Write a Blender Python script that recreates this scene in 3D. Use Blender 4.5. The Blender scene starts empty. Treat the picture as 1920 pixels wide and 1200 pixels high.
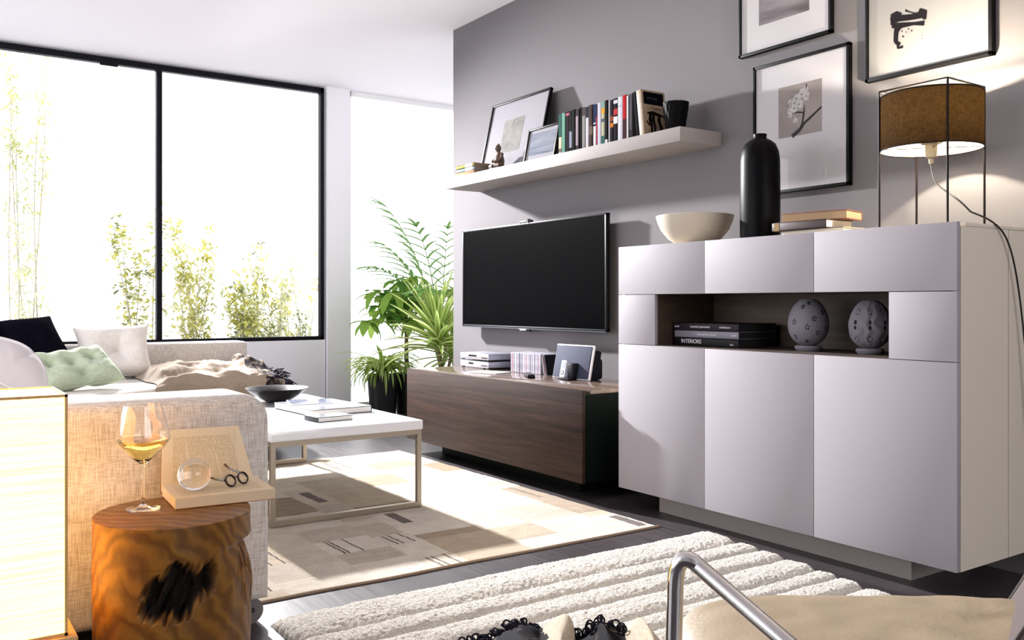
import bpy, bmesh, math, random
from math import sin, cos, pi, radians
from mathutils import Vector, Matrix, noise

# ------------------------------------------------------------------ camera, sky, lights, exposure
SC = bpy.context.scene
COL = SC.collection
YAW = math.atan2(1151, 1680)                      # the camera looks this far to the right of +Y
SA, CA = sin(YAW), cos(YAW)
cd = bpy.data.cameras.new('camera')
cam = bpy.data.objects.new('camera', cd)
COL.objects.link(cam)
cam.location = (0, 0, 1.0)
cam.rotation_euler = (pi / 2, 0, -YAW)
cd.sensor_width = 36
cd.lens = 31.5
cd.shift_y = -32 / 1920
cd.clip_start = 0.02
SC.camera = cam

SC.view_settings.view_transform = 'Standard'
SC.view_settings.look = 'None'
SC.view_settings.gamma = 1
SC.view_settings.use_curve_mapping = False
SC.cycles.caustics_reflective = False
SC.view_settings.exposure = -0.62

w = bpy.data.worlds.new('sky')
SC.world = w
w.use_nodes = True
bg = w.node_tree.nodes['Background']
bg.inputs[0].default_value = (0.96, 0.96, 1.0, 1)
bg.inputs[1].default_value = 5.6


def light(name, kind, loc, energy, color=(1, 1, 1), aim=None, **kw):
    d = bpy.data.lights.new(name, kind)
    d.energy = energy
    d.color = color
    for k, v in kw.items():
        setattr(d, k, v)
    o = bpy.data.objects.new(name, d)
    COL.objects.link(o)
    o.location = loc
    if aim is not None:
        o.rotation_euler = (Vector(aim) - Vector(loc)).to_track_quat('-Z', 'Y').to_euler()
    return o


# strobe-like spot lamp outside the far window, then two added fill lamps
light('far_window_spot', 'SPOT', (1.95, 8.45, 2.86), 9000, (1.0, 0.99, 1.0), (2.75, 2.6, 0.0),
      shadow_soft_size=0.10, spot_size=radians(65), spot_blend=1.0)
light('left_fill_light', 'AREA', (-3.66, 4.3, 1.6), 200, (0.95, 0.95, 1.0), (2.6, 4.8, 1.3),  # added area fill, out of view, brightens the room from the left
      shape='RECTANGLE', size=5.6, size_y=2.2)
light('rear_fill_light', 'AREA', (1.6, -3.3, 1.7), 76, (1.0, 0.96, 0.92), (2.6, 2.0, 1.0),  # added area fill behind the camera
      shape='RECTANGLE', size=3.0, size_y=2.0)


# ------------------------------------------------------------------ materials
def lin(h):
    h = h.lstrip('#')
    c = [int(h[i:i + 2], 16) / 255 for i in (0, 2, 4)]
    return tuple((x / 12.92 if x <= 0.04045 else ((x + 0.055) / 1.055) ** 2.4) for x in c) + (1,)


MATS = {}


def mat(name, color='#808080', rough=0.5, metal=0.0, bump=0.0, bscale=200, emit=None, estr=0, coat=0.0, spec=0.5,
        trans=0.0, ior=1.45, alpha=1.0, vary=0.0, vscale=8, sheen=0.0):
    if name in MATS:
        return MATS[name]
    m = bpy.data.materials.new(name)
    m.use_nodes = True
    nt = m.node_tree
    b = nt.nodes['Principled BSDF']
    c = lin(color)
    b.inputs['Base Color'].default_value = c
    b.inputs['Roughness'].default_value = rough
    b.inputs['Metallic'].default_value = metal
    b.inputs['Specular IOR Level'].default_value = spec
    b.inputs['Coat Weight'].default_value = coat
    b.inputs['Coat Roughness'].default_value = 0.05
    b.inputs['Transmission Weight'].default_value = trans
    b.inputs['IOR'].default_value = ior
    b.inputs['Sheen Weight'].default_value = sheen
    if emit:
        b.inputs['Emission Color'].default_value = lin(emit)
        b.inputs['Emission Strength'].default_value = estr
    tc = nt.nodes.new('ShaderNodeTexCoord')
    if bump:
        n = nt.nodes.new('ShaderNodeTexNoise')
        n.inputs['Scale'].default_value = bscale
        n.inputs['Detail'].default_value = 3
        bp = nt.nodes.new('ShaderNodeBump')
        bp.inputs['Strength'].default_value = bump
        bp.inputs['Distance'].default_value = 0.004
        nt.links.new(tc.outputs['Object'], n.inputs['Vector'])
        nt.links.new(n.outputs['Fac'], bp.inputs['Height'])
        nt.links.new(bp.outputs['Normal'], b.inputs['Normal'])
    if vary:
        n = nt.nodes.new('ShaderNodeTexNoise')
        n.inputs['Scale'].default_value = vscale
        n.inputs['Detail'].default_value = 5
        r = nt.nodes.new('ShaderNodeValToRGB')
        r.color_ramp.elements[0].position = 0.3
        r.color_ramp.elements[1].position = 0.7
        r.color_ramp.elements[0].color = tuple(x * (1 - vary) for x in c[:3]) + (1,)
        r.color_ramp.elements[1].color = tuple(min(1, x * (1 + vary)) for x in c[:3]) + (1,)
        nt.links.new(tc.outputs['Object'], n.inputs['Vector'])
        nt.links.new(n.outputs['Fac'], r.inputs['Fac'])
        nt.links.new(r.outputs['Color'], b.inputs['Base Color'])
    MATS[name] = m
    return m


def nodes_of(m):
    nt = m.node_tree
    return nt, nt.nodes['Principled BSDF'], nt.nodes.new, nt.links.new


def grain(name, c1, c2, scale=(1, 1, 1), dist=3.0, nscale=2.5, rough=0.45, coat=0.0, c3=None, bump=0.05, spec=0.5):
    """wood: stretched noise along the grain"""
    if name in MATS:
        return MATS[name]
    m = mat(name, c1, rough, coat=coat, spec=spec)
    nt, b, N, L = nodes_of(m)
    tc = N('ShaderNodeTexCoord')
    mp = N('ShaderNodeMapping')
    mp.inputs['Scale'].default_value = scale
    n = N('ShaderNodeTexNoise')
    n.inputs['Scale'].default_value = nscale
    n.inputs['Detail'].default_value = 8
    n.inputs['Roughness'].default_value = 0.65
    n.inputs['Distortion'].default_value = dist
    r = N('ShaderNodeValToRGB')
    r.color_ramp.elements[0].position = 0.32
    r.color_ramp.elements[1].position = 0.68
    r.color_ramp.elements[0].color = lin(c1)
    r.color_ramp.elements[1].color = lin(c2)
    if c3:
        e = r.color_ramp.elements.new(0.5)
        e.color = lin(c3)
    bp = N('ShaderNodeBump')
    bp.inputs['Strength'].default_value = bump
    bp.inputs['Distance'].default_value = 0.002
    L(tc.outputs['Object'], mp.inputs['Vector'])
    L(mp.outputs['Vector'], n.inputs['Vector'])
    L(n.outputs['Fac'], r.inputs['Fac'])
    L(r.outputs['Color'], b.inputs['Base Color'])
    L(n.outputs['Fac'], bp.inputs['Height'])
    L(bp.outputs['Normal'], b.inputs['Normal'])
    return m


def fabric(name, c1, c2, wscale=260, rough=0.95, vert=True, bump=0.35, slub=0.5):
    """woven cloth: fine weave plus slubs running up and down"""
    if name in MATS:
        return MATS[name]
    m = mat(name, c1, rough, sheen=0.2, spec=0.2)
    nt, b, N, L = nodes_of(m)
    tc = N('ShaderNodeTexCoord')
    fac = []
    for sc in ((wscale, wscale, wscale * 0.06), (wscale * 0.12, wscale * 0.12, wscale)):
        mp = N('ShaderNodeMapping')
        mp.inputs['Scale'].default_value = sc
        n = N('ShaderNodeTexNoise')
        n.inputs['Scale'].default_value = 1.0
        n.inputs['Detail'].default_value = 2
        L(tc.outputs['Object'], mp.inputs['Vector'])
        L(mp.outputs['Vector'], n.inputs['Vector'])
        fac.append(n.outputs['Fac'])
    mx = N('ShaderNodeMix')
    mx.inputs[0].default_value = 0.4
    L(fac[0], mx.inputs[2])
    L(fac[1], mx.inputs[3])
    r = N('ShaderNodeValToRGB')
    r.color_ramp.elements[0].position = 0.36
    r.color_ramp.elements[1].position = 0.6
    r.color_ramp.elements[0].color = lin(c2)
    r.color_ramp.elements[1].color = lin(c1)
    bp = N('ShaderNodeBump')
    bp.inputs['Strength'].default_value = bump
    bp.inputs['Distance'].default_value = 0.002
    L(mx.outputs[0], r.inputs['Fac'])
    L(r.outputs['Color'], b.inputs['Base Color'])
    L(mx.outputs[0], bp.inputs['Height'])
    L(bp.outputs['Normal'], b.inputs['Normal'])
    return m


def glass_pane(name, tint=(1, 1, 1, 1), refl=1.0):
    """thin flat glass: lets light straight through, reflects by Fresnel"""
    if name in MATS:
        return MATS[name]
    m = bpy.data.materials.new(name)
    m.use_nodes = True
    nt = m.node_tree
    nt.nodes.clear()
    N, L = nt.nodes.new, nt.links.new
    o = N('ShaderNodeOutputMaterial')
    t = N('ShaderNodeBsdfTransparent')
    t.inputs[0].default_value = tint
    g = N('ShaderNodeBsdfGlossy')
    g.inputs['Roughness'].default_value = 0.02
    f = N('ShaderNodeLayerWeight')
    f.inputs[0].default_value = 0.5
    pw = N('ShaderNodeMath')
    pw.operation = 'POWER'
    pw.inputs[1].default_value = 5.0
    mm = N('ShaderNodeMath')
    mm.operation = 'MULTIPLY_ADD'
    mm.inputs[1].default_value = 0.9 * refl
    mm.inputs[2].default_value = 0.03 * refl
    mx = N('ShaderNodeMixShader')
    L(f.outputs['Facing'], pw.inputs[0])
    L(pw.outputs[0], mm.inputs[0])
    L(mm.outputs[0], mx.inputs[0])
    L(t.outputs[0], mx.inputs[1])
    L(g.outputs[0], mx.inputs[2])
    L(mx.outputs[0], o.inputs[0])
    MATS[name] = m
    return m


def translucent(name, color, back=None, tr=0.5, weave=0, rough=1.0):
    """thin sheet that lets some light through (lamp shades, leaves)"""
    if name in MATS:
        return MATS[name]
    m = bpy.data.materials.new(name)
    m.use_nodes = True
    nt = m.node_tree
    nt.nodes.clear()
    N, L = nt.nodes.new, nt.links.new
    o = N('ShaderNodeOutputMaterial')
    d = N('ShaderNodeBsdfDiffuse')
    t = N('ShaderNodeBsdfTranslucent')
    mx = N('ShaderNodeMixShader')
    mx.inputs[0].default_value = tr
    d.inputs[0].default_value = lin(color)
    t.inputs[0].default_value = lin(back or color)
    if weave:
        tc = N('ShaderNodeTexCoord')
        fs = []
        for sc in ((weave, weave, weave * 0.1), (weave * 0.1, weave * 0.1, weave)):
            mp = N('ShaderNodeMapping')
            mp.inputs['Scale'].default_value = sc
            n = N('ShaderNodeTexNoise')
            n.inputs['Scale'].default_value = 1
            L(tc.outputs['Object'], mp.inputs['Vector'])
            L(mp.outputs['Vector'], n.inputs['Vector'])
            fs.append(n.outputs['Fac'])
        q = N('ShaderNodeMath')
        q.operation = 'MULTIPLY'
        L(fs[0], q.inputs[0])
        L(fs[1], q.inputs[1])
        for sh, c in ((d, color), (t, back or color)):
            r = N('ShaderNodeValToRGB')
            c = lin(c)
            r.color_ramp.elements[0].position = 0.12
            r.color_ramp.elements[1].position = 0.4
            r.color_ramp.elements[0].color = tuple(x * 0.45 for x in c[:3]) + (1,)
            r.color_ramp.elements[1].color = c
            L(q.outputs[0], r.inputs['Fac'])
            L(r.outputs['Color'], sh.inputs[0])
    L(d.outputs[0], mx.inputs[1])
    L(t.outputs[0], mx.inputs[2])
    L(mx.outputs[0], o.inputs[0])
    MATS[name] = m
    return m


def wallpaint(name, color, rough=0.9):
    return mat(name, color, rough, bump=0.06, bscale=90, spec=0.3)


# ------------------------------------------------------------------ mesh building
class MB:
    def __init__(s):
        s.v, s.f, s.mi, s.M = [], [], [], None

    def add(s, vs, fs, m=0):
        o = len(s.v)
        for p in vs:
            p = Vector(p)
            s.v.append(s.M @ p if s.M is not None else p)
        for f in fs:
            s.f.append([i + o for i in f])
            s.mi.append(m)
        return s

    def bm(s, b, m=0):
        b.verts.ensure_lookup_table()
        b.verts.index_update()
        s.add([v.co.copy() for v in b.verts], [[v.index for v in f.verts] for f in b.faces], m)
        b.free()
        return s

    def box(s, x0, x1, y0, y1, z0, z1, bev=0.0, m=0, seg=2):
        b = bmesh.new()
        bmesh.ops.create_cube(b, size=1)
        for v in b.verts:
            v.co = Vector(((x0 + x1) / 2 + v.co.x * (x1 - x0), (y0 + y1) / 2 + v.co.y * (y1 - y0), (z0 + z1) / 2 + v.co.z * (z1 - z0)))
        if bev:
            bmesh.ops.bevel(b, geom=b.edges[:], offset=bev, segments=seg, profile=0.5, affect='EDGES')
        return s.bm(b, m)

    def prism(s, poly, z0, z1, bev=0.0, m=0, seg=3):
        b = bmesh.new()
        vs = [b.verts.new((x, y, z0)) for x, y in poly]
        f = b.faces.new(vs)
        r = bmesh.ops.extrude_face_region(b, geom=[f])
        for v in r['geom']:
            if isinstance(v, bmesh.types.BMVert):
                v.co.z = z1
        bmesh.ops.recalc_face_normals(b, faces=b.faces[:])
        if bev:
            bmesh.ops.bevel(b, geom=b.edges[:], offset=bev, segments=seg, profile=0.5, affect='EDGES')
        return s.bm(b, m)

    def lathe(s, prof, c=(0, 0, 0), n=40, m=0, closed=False, f=None):
        vs, fs = [], []
        k = len(prof)
        for i in range(n):
            a = 2 * pi * i / n
            for r, z in prof:
                q = f(r, a, z) if f else r
                vs.append((c[0] + q * cos(a), c[1] + q * sin(a), c[2] + z))
        for i in range(n):
            j = (i + 1) % n
            for t in range(k if closed else k - 1):
                u = (t + 1) % k
                fs.append([i * k + t, j * k + t, j * k + u, i * k + u])
        if not closed:
            for t, rev in ((0, True), (k - 1, False)):
                if prof[t][0] > 1e-4:
                    ring = [i * k + t for i in range(n)]
                    fs.append(ring[::-1] if rev else ring)
        s.add(vs, fs, m)
        return s

    def tube(s, pts, r, n=10, m=0, caps=True, loop=False):
        pts = [Vector(p) for p in pts]
        rr = r if isinstance(r, (list, tuple)) else [r] * len(pts)
        vs, fs = [], []
        N = len(pts)
        up = None
        for i, p in enumerate(pts):
            if loop:
                t = (pts[(i + 1) % N] - pts[i - 1])
            else:
                t = (pts[min(i + 1, N - 1)] - pts[max(i - 1, 0)])
            t.normalize()
            if up is None:
                up = t.orthogonal().normalized()
            a = (up - t * up.dot(t))
            a = a.normalized() if a.length > 1e-6 else t.orthogonal().normalized()
            up = a
            b = t.cross(a)
            for k in range(n):
                an = 2 * pi * k / n
                vs.append(p + (a * cos(an) + b * sin(an)) * rr[i])
        for i in range(N if loop else N - 1):
            j = (i + 1) % N
            for k in range(n):
                l = (k + 1) % n
                fs.append([i * n + k, i * n + l, j * n + l, j * n + k])
        if caps and not loop:
            fs.append([k for k in range(n)][::-1])
            fs.append([(N - 1) * n + k for k in range(n)])
        s.add(vs, fs, m)
        return s

    def bar(s, p, q, r, n=8, m=0):
        return s.tube([p, q], r, n, m)

    def sphere(s, c, r, sc=(1, 1, 1), n=24, k=14, m=0, rot=None):
        b = bmesh.new()
        bmesh.ops.create_uvsphere(b, u_segments=n, v_segments=k, radius=r)
        for v in b.verts:
            p = Vector((v.co.x * sc[0], v.co.y * sc[1], v.co.z * sc[2]))
            if rot is not None:
                p = rot @ p
            v.co = p + Vector(c)
        return s.bm(b, m)

    def quad(s, a, b, c, d, m=0):
        return s.add([a, b, c, d], [[0, 1, 2, 3]], m)

    def grid(s, fn, nu, nv, m=0, mf=None, closed_u=False):
        vs = [fn(i / nu, j / nv) for j in range(nv + 1) for i in range(nu + 1)]
        o = len(s.v)
        fs = []
        ms = []
        for j in range(nv):
            for i in range(nu):
                a = j * (nu + 1) + i
                fs.append([a, a + 1, a + nu + 2, a + nu + 1])
                ms.append(mf((i + .5) / nu, (j + .5) / nv) if mf else m)
        s.add(vs, fs, m)
        if mf:
            s.mi[-len(fs):] = ms
        return s


def wm(o):
    m = o.matrix_basis.copy()
    while o.parent:
        o = o.parent
        m = o.matrix_basis @ m
    return m


def build(name, mb, mats, parent=None, world=True, angle=38, weld=False):
    """links the collected shape as ONE mesh object"""
    me = bpy.data.meshes.new(name)
    vs = mb.v
    if parent is not None and world:
        inv = wm(parent).inverted()
        vs = [inv @ p for p in vs]
    me.from_pydata([tuple(p) for p in vs], [], mb.f)
    if not isinstance(mats, (list, tuple)):
        mats = [mats]
    for m in mats:
        me.materials.append(m)
    me.polygons.foreach_set('material_index', mb.mi)
    b = bmesh.new()
    b.from_mesh(me)
    if weld:
        bmesh.ops.remove_doubles(b, verts=b.verts[:], dist=1e-5)
    bmesh.ops.recalc_face_normals(b, faces=b.faces[:])
    b.to_mesh(me)
    b.free()
    me.polygons.foreach_set('use_smooth', [True] * len(me.polygons))
    me.set_sharp_from_angle(angle=radians(angle))
    me.update()
    o = bpy.data.objects.new(name, me)
    COL.objects.link(o)
    if parent is not None:
        o.parent = parent
    return o


def tag(o, label=None, cat=None, group=None, kind=None):
    if label:
        o['label'] = label
    if cat:
        o['category'] = cat
    if group:
        o['group'] = group
    if kind:
        o['kind'] = kind
    return o


def thing(name, label, cat, loc=(0, 0, 0), rz=0.0, group=None):
    o = bpy.data.objects.new(name, None)
    o.empty_display_size = 0.05
    COL.objects.link(o)
    o.location = loc
    o.rotation_euler = (0, 0, rz)
    return tag(o, label, cat, group)


def struct(name, mb, m, label=None, parent=None):
    o = build(name, mb, m, parent)
    if parent is None:
        o['kind'] = 'structure'
        if label:
            o['label'] = label
    return o


def copy_tree(o, parent=None):
    c = o.copy()
    COL.objects.link(c)
    if parent is not None:
        c.parent = parent
    for ch in [x for x in COL.objects if x.parent == o]:
        copy_tree(ch, c)
    return c


def text_mesh(name, s, size, m, parent, M, ext=0.0002):
    """lettering as a thin mesh part; M places it (local x = reading direction, local z = out of the face)"""
    cu = bpy.data.curves.new(name, 'FONT')
    cu.body = s
    cu.size = size
    cu.extrude = ext
    cu.align_x = 'CENTER'
    cu.align_y = 'CENTER'
    tmp = bpy.data.objects.new(name, cu)
    me = bpy.data.meshes.new_from_object(tmp)
    bpy.data.objects.remove(tmp)
    me.materials.clear()
    me.materials.append(m)
    o = bpy.data.objects.new(name, me)
    COL.objects.link(o)
    o.parent = parent
    o.matrix_local = wm(parent).inverted() @ M
    return o


def cw(r, d, z):
    """room position from distances right of and ahead of the camera stand point"""
    return Vector((d * SA + r * CA, d * CA - r * SA, z))


def arc(c, r, a0, a1, n, plane='xz'):
    out = []
    for i in range(n + 1):
        a = a0 + (a1 - a0) * i / n
        if plane == 'xz':
            out.append(Vector((c[0] + r * cos(a), c[1], c[2] + r * sin(a))))
        elif plane == 'yz':
            out.append(Vector((c[0], c[1] + r * cos(a), c[2] + r * sin(a))))
        else:
            out.append(Vector((c[0] + r * cos(a), c[1] + r * sin(a), c[2])))
    return out


def bez(p0, p1, p2, p3, n=16):
    p0, p1, p2, p3 = map(Vector, (p0, p1, p2, p3))
    return [p0 * (1 - t) ** 3 + p1 * 3 * t * (1 - t) ** 2 + p2 * 3 * t * t * (1 - t) + p3 * t ** 3 for t in [i / n for i in range(n + 1)]]


# ================================================================== THE ROOM
XW, YW, ZC = 3.42, 7.958, 3.035
M_ceil = wallpaint('ceiling_paint', '#f2f0f6')
M_white = wallpaint('white_wall_paint', '#efedf2')
M_grey = wallpaint('grey_wall_paint', '#676466')
M_black = mat('black_metal', '#101118', 0.5, spec=0.15)

# floor: dark planks running towards the window
M_floor = mat('dark_plank_floor', '#473f3e', 0.36, spec=0.5)
nt, b, N, L = nodes_of(M_floor)
tc = N('ShaderNodeTexCoord')
mp = N('ShaderNodeMapping')
mp.inputs['Rotation'].default_value = (0, 0, pi / 2)
br = N('ShaderNodeTexBrick')
br.offset = 0.37
br.inputs['Scale'].default_value = 1.0
br.inputs['Brick Width'].default_value = 1.9
br.inputs['Row Height'].default_value = 0.19
br.inputs['Mortar Size'].default_value = 0.0012
br.inputs['Color1'].default_value = lin('#403b3d')
br.inputs['Color2'].default_value = lin('#343034')
br.inputs['Mortar'].default_value = lin('#1c1817')
mp2 = N('ShaderNodeMapping')
mp2.inputs['Scale'].default_value = (55, 1.6, 1)
n = N('ShaderNodeTexNoise')
n.inputs['Scale'].default_value = 1.6
n.inputs['Detail'].default_value = 7
n.inputs['Distortion'].default_value = 0.6
r = N('ShaderNodeValToRGB')
r.color_ramp.elements[0].position = 0.35
r.color_ramp.elements[1].position = 0.7
r.color_ramp.elements[0].color = (0.55, 0.55, 0.55, 1)
r.color_ramp.elements[1].color = (1.35, 1.3, 1.28, 1)
mx = N('ShaderNodeMix')
mx.data_type = 'RGBA'
mx.blend_type = 'MULTIPLY'
mx.inputs[0].default_value = 1.0
L(tc.outputs['Object'], mp.inputs['Vector'])
L(mp.outputs['Vector'], br.inputs['Vector'])
L(tc.outputs['Object'], mp2.inputs['Vector'])
L(mp2.outputs['Vector'], n.inputs['Vector'])
L(n.outputs['Fac'], r.inputs['Fac'])
L(br.outputs['Color'], mx.inputs[6])
L(r.outputs['Color'], mx.inputs[7])
L(mx.outputs[2], b.inputs['Base Color'])
rr_ = N('ShaderNodeMapRange')
rr_.inputs[3].default_value = 0.3
rr_.inputs[4].default_value = 0.48
L(n.outputs['Fac'], rr_.inputs[0])
L(rr_.outputs[0], b.inputs['Roughness'])
bp = N('ShaderNodeBump')
bp.inputs['Strength'].default_value = 0.12
bp.inputs['Distance'].default_value = 0.002
L(n.outputs['Fac'], bp.inputs['Height'])
L(bp.outputs['Normal'], b.inputs['Normal'])

struct('floor', MB().box(-3.6, 5.4, -3.2, 8.1, -0.1, 0), M_floor, 'dark brown grey plank floor')
struct('ceiling', MB().box(-3.6, 5.4, -3.2, 8.1, ZC, ZC + 0.12), M_ceil, 'smooth white ceiling')
struct('wall_right', MB().box(XW, XW + 0.18, -3.2, 5.767, 0, ZC), M_grey, 'grey painted wall carrying the television and shelf')
mb = MB()
mb.box(-3.6, -3.4, 7.4, 8.1, 0, ZC).box(-3.6, -3.4, -3.2, 1.2, 0, ZC).box(-3.6, -3.4, 1.2, 7.4, 0, 0.4).box(-3.6, -3.4, 1.2, 7.4, 2.8, ZC)
struct('wall_left', mb, M_white)
mb = MB()
mb.box(-3.4, 0.0, -3.2, -3.0, 0, ZC).box(3.2, XW, -3.2, -3.0, 0, ZC).box(0.0, 3.2, -3.2, -3.0, 0, 0.65).box(0.0, 3.2, -3.2, -3.0, 2.75, ZC)
struct('wall_back', mb, M_white)
struct('wall_recess', MB().box(5.2, 5.4, 5.6, 8.1, 0, ZC).box(XW + 0.18, 5.2, 5.42, 5.6, 0, ZC), M_white)
# window wall: parapet under the wide window, white column beside it, tall opening on the right
SILL = 0.654
struct('wall_far', MB().box(-3.4, 3.32, YW, YW + 0.14, 0, SILL), M_white, 'white parapet wall under the wide window')
struct('trim_1', MB().box(3.33, 3.56, YW - 0.03, YW + 0.14, 0, ZC), M_white, 'white column between the wide window and the tall opening')

M_pane = glass_pane('window_glass', refl=0.7)
mb = MB()
zt, T = ZC - 0.012, 0.05
mb.box(-3.4, 3.31, YW + 0.0, YW + 0.07, zt - T, zt, 0.003)
mb.box(-3.4, 3.31, YW + 0.0, YW + 0.07, SILL, SILL + 0.035, 0.003)
mb.box(3.275, 3.31, YW + 0.0, YW + 0.07, SILL, zt, 0.003)
for x in (1.83, 0.34, -1.15, -2.64):
    mb.box(x - 0.022, x + 0.022, YW + 0.001, YW + 0.069, SILL + 0.01, zt - 0.01, 0.003)
mb.box(1.36, 1.5, YW - 0.012, YW, zt - 0.075, zt - 0.045, 0.004)
win = struct('window_1', mb, M_black, 'wide black framed window over the white parapet')
build('pane', MB().box(-3.38, 3.29, YW + 0.03, YW + 0.036, SILL + 0.02, zt - 0.02), M_pane, win)
mb = MB()
mb.box(3.56, 5.2, YW + 0.02, YW + 0.07, ZC - 0.05, ZC).box(3.56, 5.2, YW + 0.02, YW + 0.07, 0, 0.04)
mb.box(3.56, 3.59, YW + 0.02, YW + 0.07, 0, ZC).box(5.17, 5.2, YW + 0.02, YW + 0.07, 0, ZC)
win2 = struct('window_2', mb, mat('white_window_frame', '#f2f2f2', 0.4), 'tall white framed window behind the potted plants')
build('pane', MB().box(3.58, 5.18, YW + 0.04, YW + 0.045, 0.03, ZC - 0.04), M_pane, win2)
mb = MB()  # unseen left window, added to let the side fill in
for x0, x1, y0, y1, z0, z1 in ((-3.52, -3.46, 1.2, 7.4, 0.4, 0.46), (-3.52, -3.46, 1.2, 7.4, 2.74, 2.8)):
    mb.box(x0, x1, y0, y1, z0, z1)
for y in (1.2, 3.2, 5.3, 7.34):
    mb.box(-3.52, -3.46, y, y + 0.06, 0.4, 2.8)
win3 = struct('added_window_left', mb, M_black, 'added black framed window in the left wall, out of view')
build('pane', MB().box(-3.495, -3.49, 1.22, 7.38, 0.43, 2.77), M_pane, win3)
mb = MB()  # unseen rear window, added for the fill lamp behind it
mb.box(0.0, 3.2, -3.14, -3.08, 0.65, 0.71).box(0.0, 3.2, -3.14, -3.08, 2.69, 2.75)
for x in (0.0, 1.57, 3.14):
    mb.box(x, x + 0.06, -3.14, -3.08, 0.65, 2.75)
win4 = struct('added_window_rear', mb, M_black, 'added black framed window in the back wall, out of view')
build('pane', MB().box(0.02, 3.18, -3.115, -3.11, 0.68, 2.72), M_pane, win4)
# pale terrace outside
struct('terrace', MB().box(-12, 16, 8.1, 26, -0.3, -0.06), mat('pale_terrace', '#d8d6da', 0.9), 'pale terrace ground outside the windows')

# ================================================================== WALL UNITS
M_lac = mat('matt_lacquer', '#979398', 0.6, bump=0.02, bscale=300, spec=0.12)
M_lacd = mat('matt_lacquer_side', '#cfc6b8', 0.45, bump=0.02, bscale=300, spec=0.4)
M_walnut = grain('walnut_veneer', '#1a100c', '#402c23', scale=(2.0, 0.9, 26.0), dist=0.9, nscale=1.3, rough=0.5, c3='#2d1e17', spec=0.2)
M_walnut_top = grain('walnut_top', '#5b4d46', '#7d6c62', scale=(10, 1.0, 1.0), dist=0.8, nscale=1.6, rough=0.16, c3='#6b5b52', coat=0.5, bump=0.01)
M_dark = mat('near_black_side', '#050c0a', 0.6, spec=0.1)
M_niche = grain('niche_wood', '#30241d', '#46362a', scale=(2.0, 1.0, 16.0), dist=0.8, nscale=1.8, rough=0.6)

# --- highboard
XF, Y0, Y1, Z0, Z1 = 2.907, 1.622, 3.322, 0.10, 1.272
NY0, NY1, NZ0, NZ1 = 1.872, 3.067, 0.803, 1.040
hb = thing('highboard', 'tall pale grey highboard with flush doors and a dark open niche', 'cabinet', ((XF + XW) / 2, (Y0 + Y1) / 2, 0))
mb = MB()
XC = XF + 0.022
mb.box(XC, 3.238, Y0, Y0 + 0.02, Z0, Z1 - 0.014).box(3.242, XW - 0.003, Y0, Y0 + 0.02, Z0, Z1 - 0.014)      # right side in two widths
mb.box(XC + 0.004, XW - 0.003, Y1 - 0.02, Y1, Z0, Z1 - 0.014)
mb.box(XC + 0.03, XW - 0.003, Y0, Y1, Z1 - 0.013, Z1, 0.001)                                               # top board behind the grip groove
mb.box(XC, XC + 0.03, Y0 + 0.001, Y1 - 0.001, Z1 - 0.03, Z1 - 0.016)
mb.box(XC, XW - 0.003, Y0 + 0.02, Y1 - 0.02, Z0, Z0 + 0.02)
mb.box(XW - 0.02, XW - 0.002, Y0 + 0.02, Y1 - 0.02, Z0, Z1 - 0.014)
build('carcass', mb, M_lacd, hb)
thirds = [Y1, 2.755, 2.189, Y0]
g = 0.0012
for k in range(3):
    build('door', MB().box(XF, XF + 0.02, thirds[k + 1] + g, thirds[k] - g, Z0, NZ0 - g - 0.002, 0.0012), M_lac, hb)
    build('drawer_front', MB().box(XF, XF + 0.02, thirds[k + 1] + g, thirds[k] - g, NZ1 + g, Z1, 0.0012), M_lac, hb)
build('front_panel', MB().box(XF, XF + 0.02, Y0 + g, NY0, NZ0 - 0.001, NZ1 - g, 0.0012), M_lac, hb)
build('front_panel', MB().box(XF, XF + 0.02, NY1, Y1 - g, NZ0 - 0.001, NZ1 - g, 0.0012), M_lac, hb)
mb = MB()
mb.box(XF + 0.004, 3.30, NY0, NY1, NZ0 - 0.016, NZ0)
mb.box(XF + 0.004, 3.30, NY0, NY1, NZ1, NZ1 + 0.012)
mb.box(XF + 0.021, 3.30, NY0 - 0.012, NY0, NZ0 - 0.016, NZ1 + 0.012).box(XF + 0.021, 3.30, NY1, NY1 + 0.012, NZ0 - 0.016, NZ1 + 0.012)
mb.box(3.30, 3.31, NY0, NY1, NZ0, NZ1)
build('niche', mb, M_niche, hb)
build('plinth', MB().box(3.012, XW - 0.02, 1.85, 3.145, 0, Z0), mat('plinth_lacquer', '#8f8886', 0.5), hb)

# --- television bench
BX, BY0, BY1, BZ0, BZ1 = 2.82, 3.495, 5.365, 0.095, 0.560
tb = thing('television_bench', 'long low walnut television bench with one drop front', 'cabinet', ((BX + XW) / 2, (BY0 + BY1) / 2, 0))
build('drop_front', MB().box(BX, BX + 0.02, BY0, BY1, BZ0, BZ1, 0.001), M_walnut, tb)
mb = MB()
mb.box(BX + 0.022, XW, BY0 + 0.001, BY0 + 0.02, BZ0, BZ1 - 0.021).box(BX + 0.022, XW, BY1 - 0.02, BY1 - 0.001, BZ0, BZ1 - 0.021)
mb.box(BX + 0.022, XW, BY0 + 0.02, BY1 - 0.02, BZ0, BZ0 + 0.02).box(XW - 0.02, XW, BY0 + 0.02, BY1 - 0.02, BZ0 + 0.02, BZ1 - 0.021)
build('carcass', mb, M_dark, tb)
build('top_board', MB().box(BX + 0.05, XW, BY0, BY1, BZ1 - 0.02, BZ1, 0.001), M_walnut_top, tb)
build('grip_rail', MB().box(BX + 0.022, BX + 0.048, BY0 + 0.002, BY1 - 0.002, BZ1 - 0.03, BZ1 - 0.022), mat('grip_rail_metal', '#b9b4b2', 0.3, metal=0.8), tb)
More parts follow.
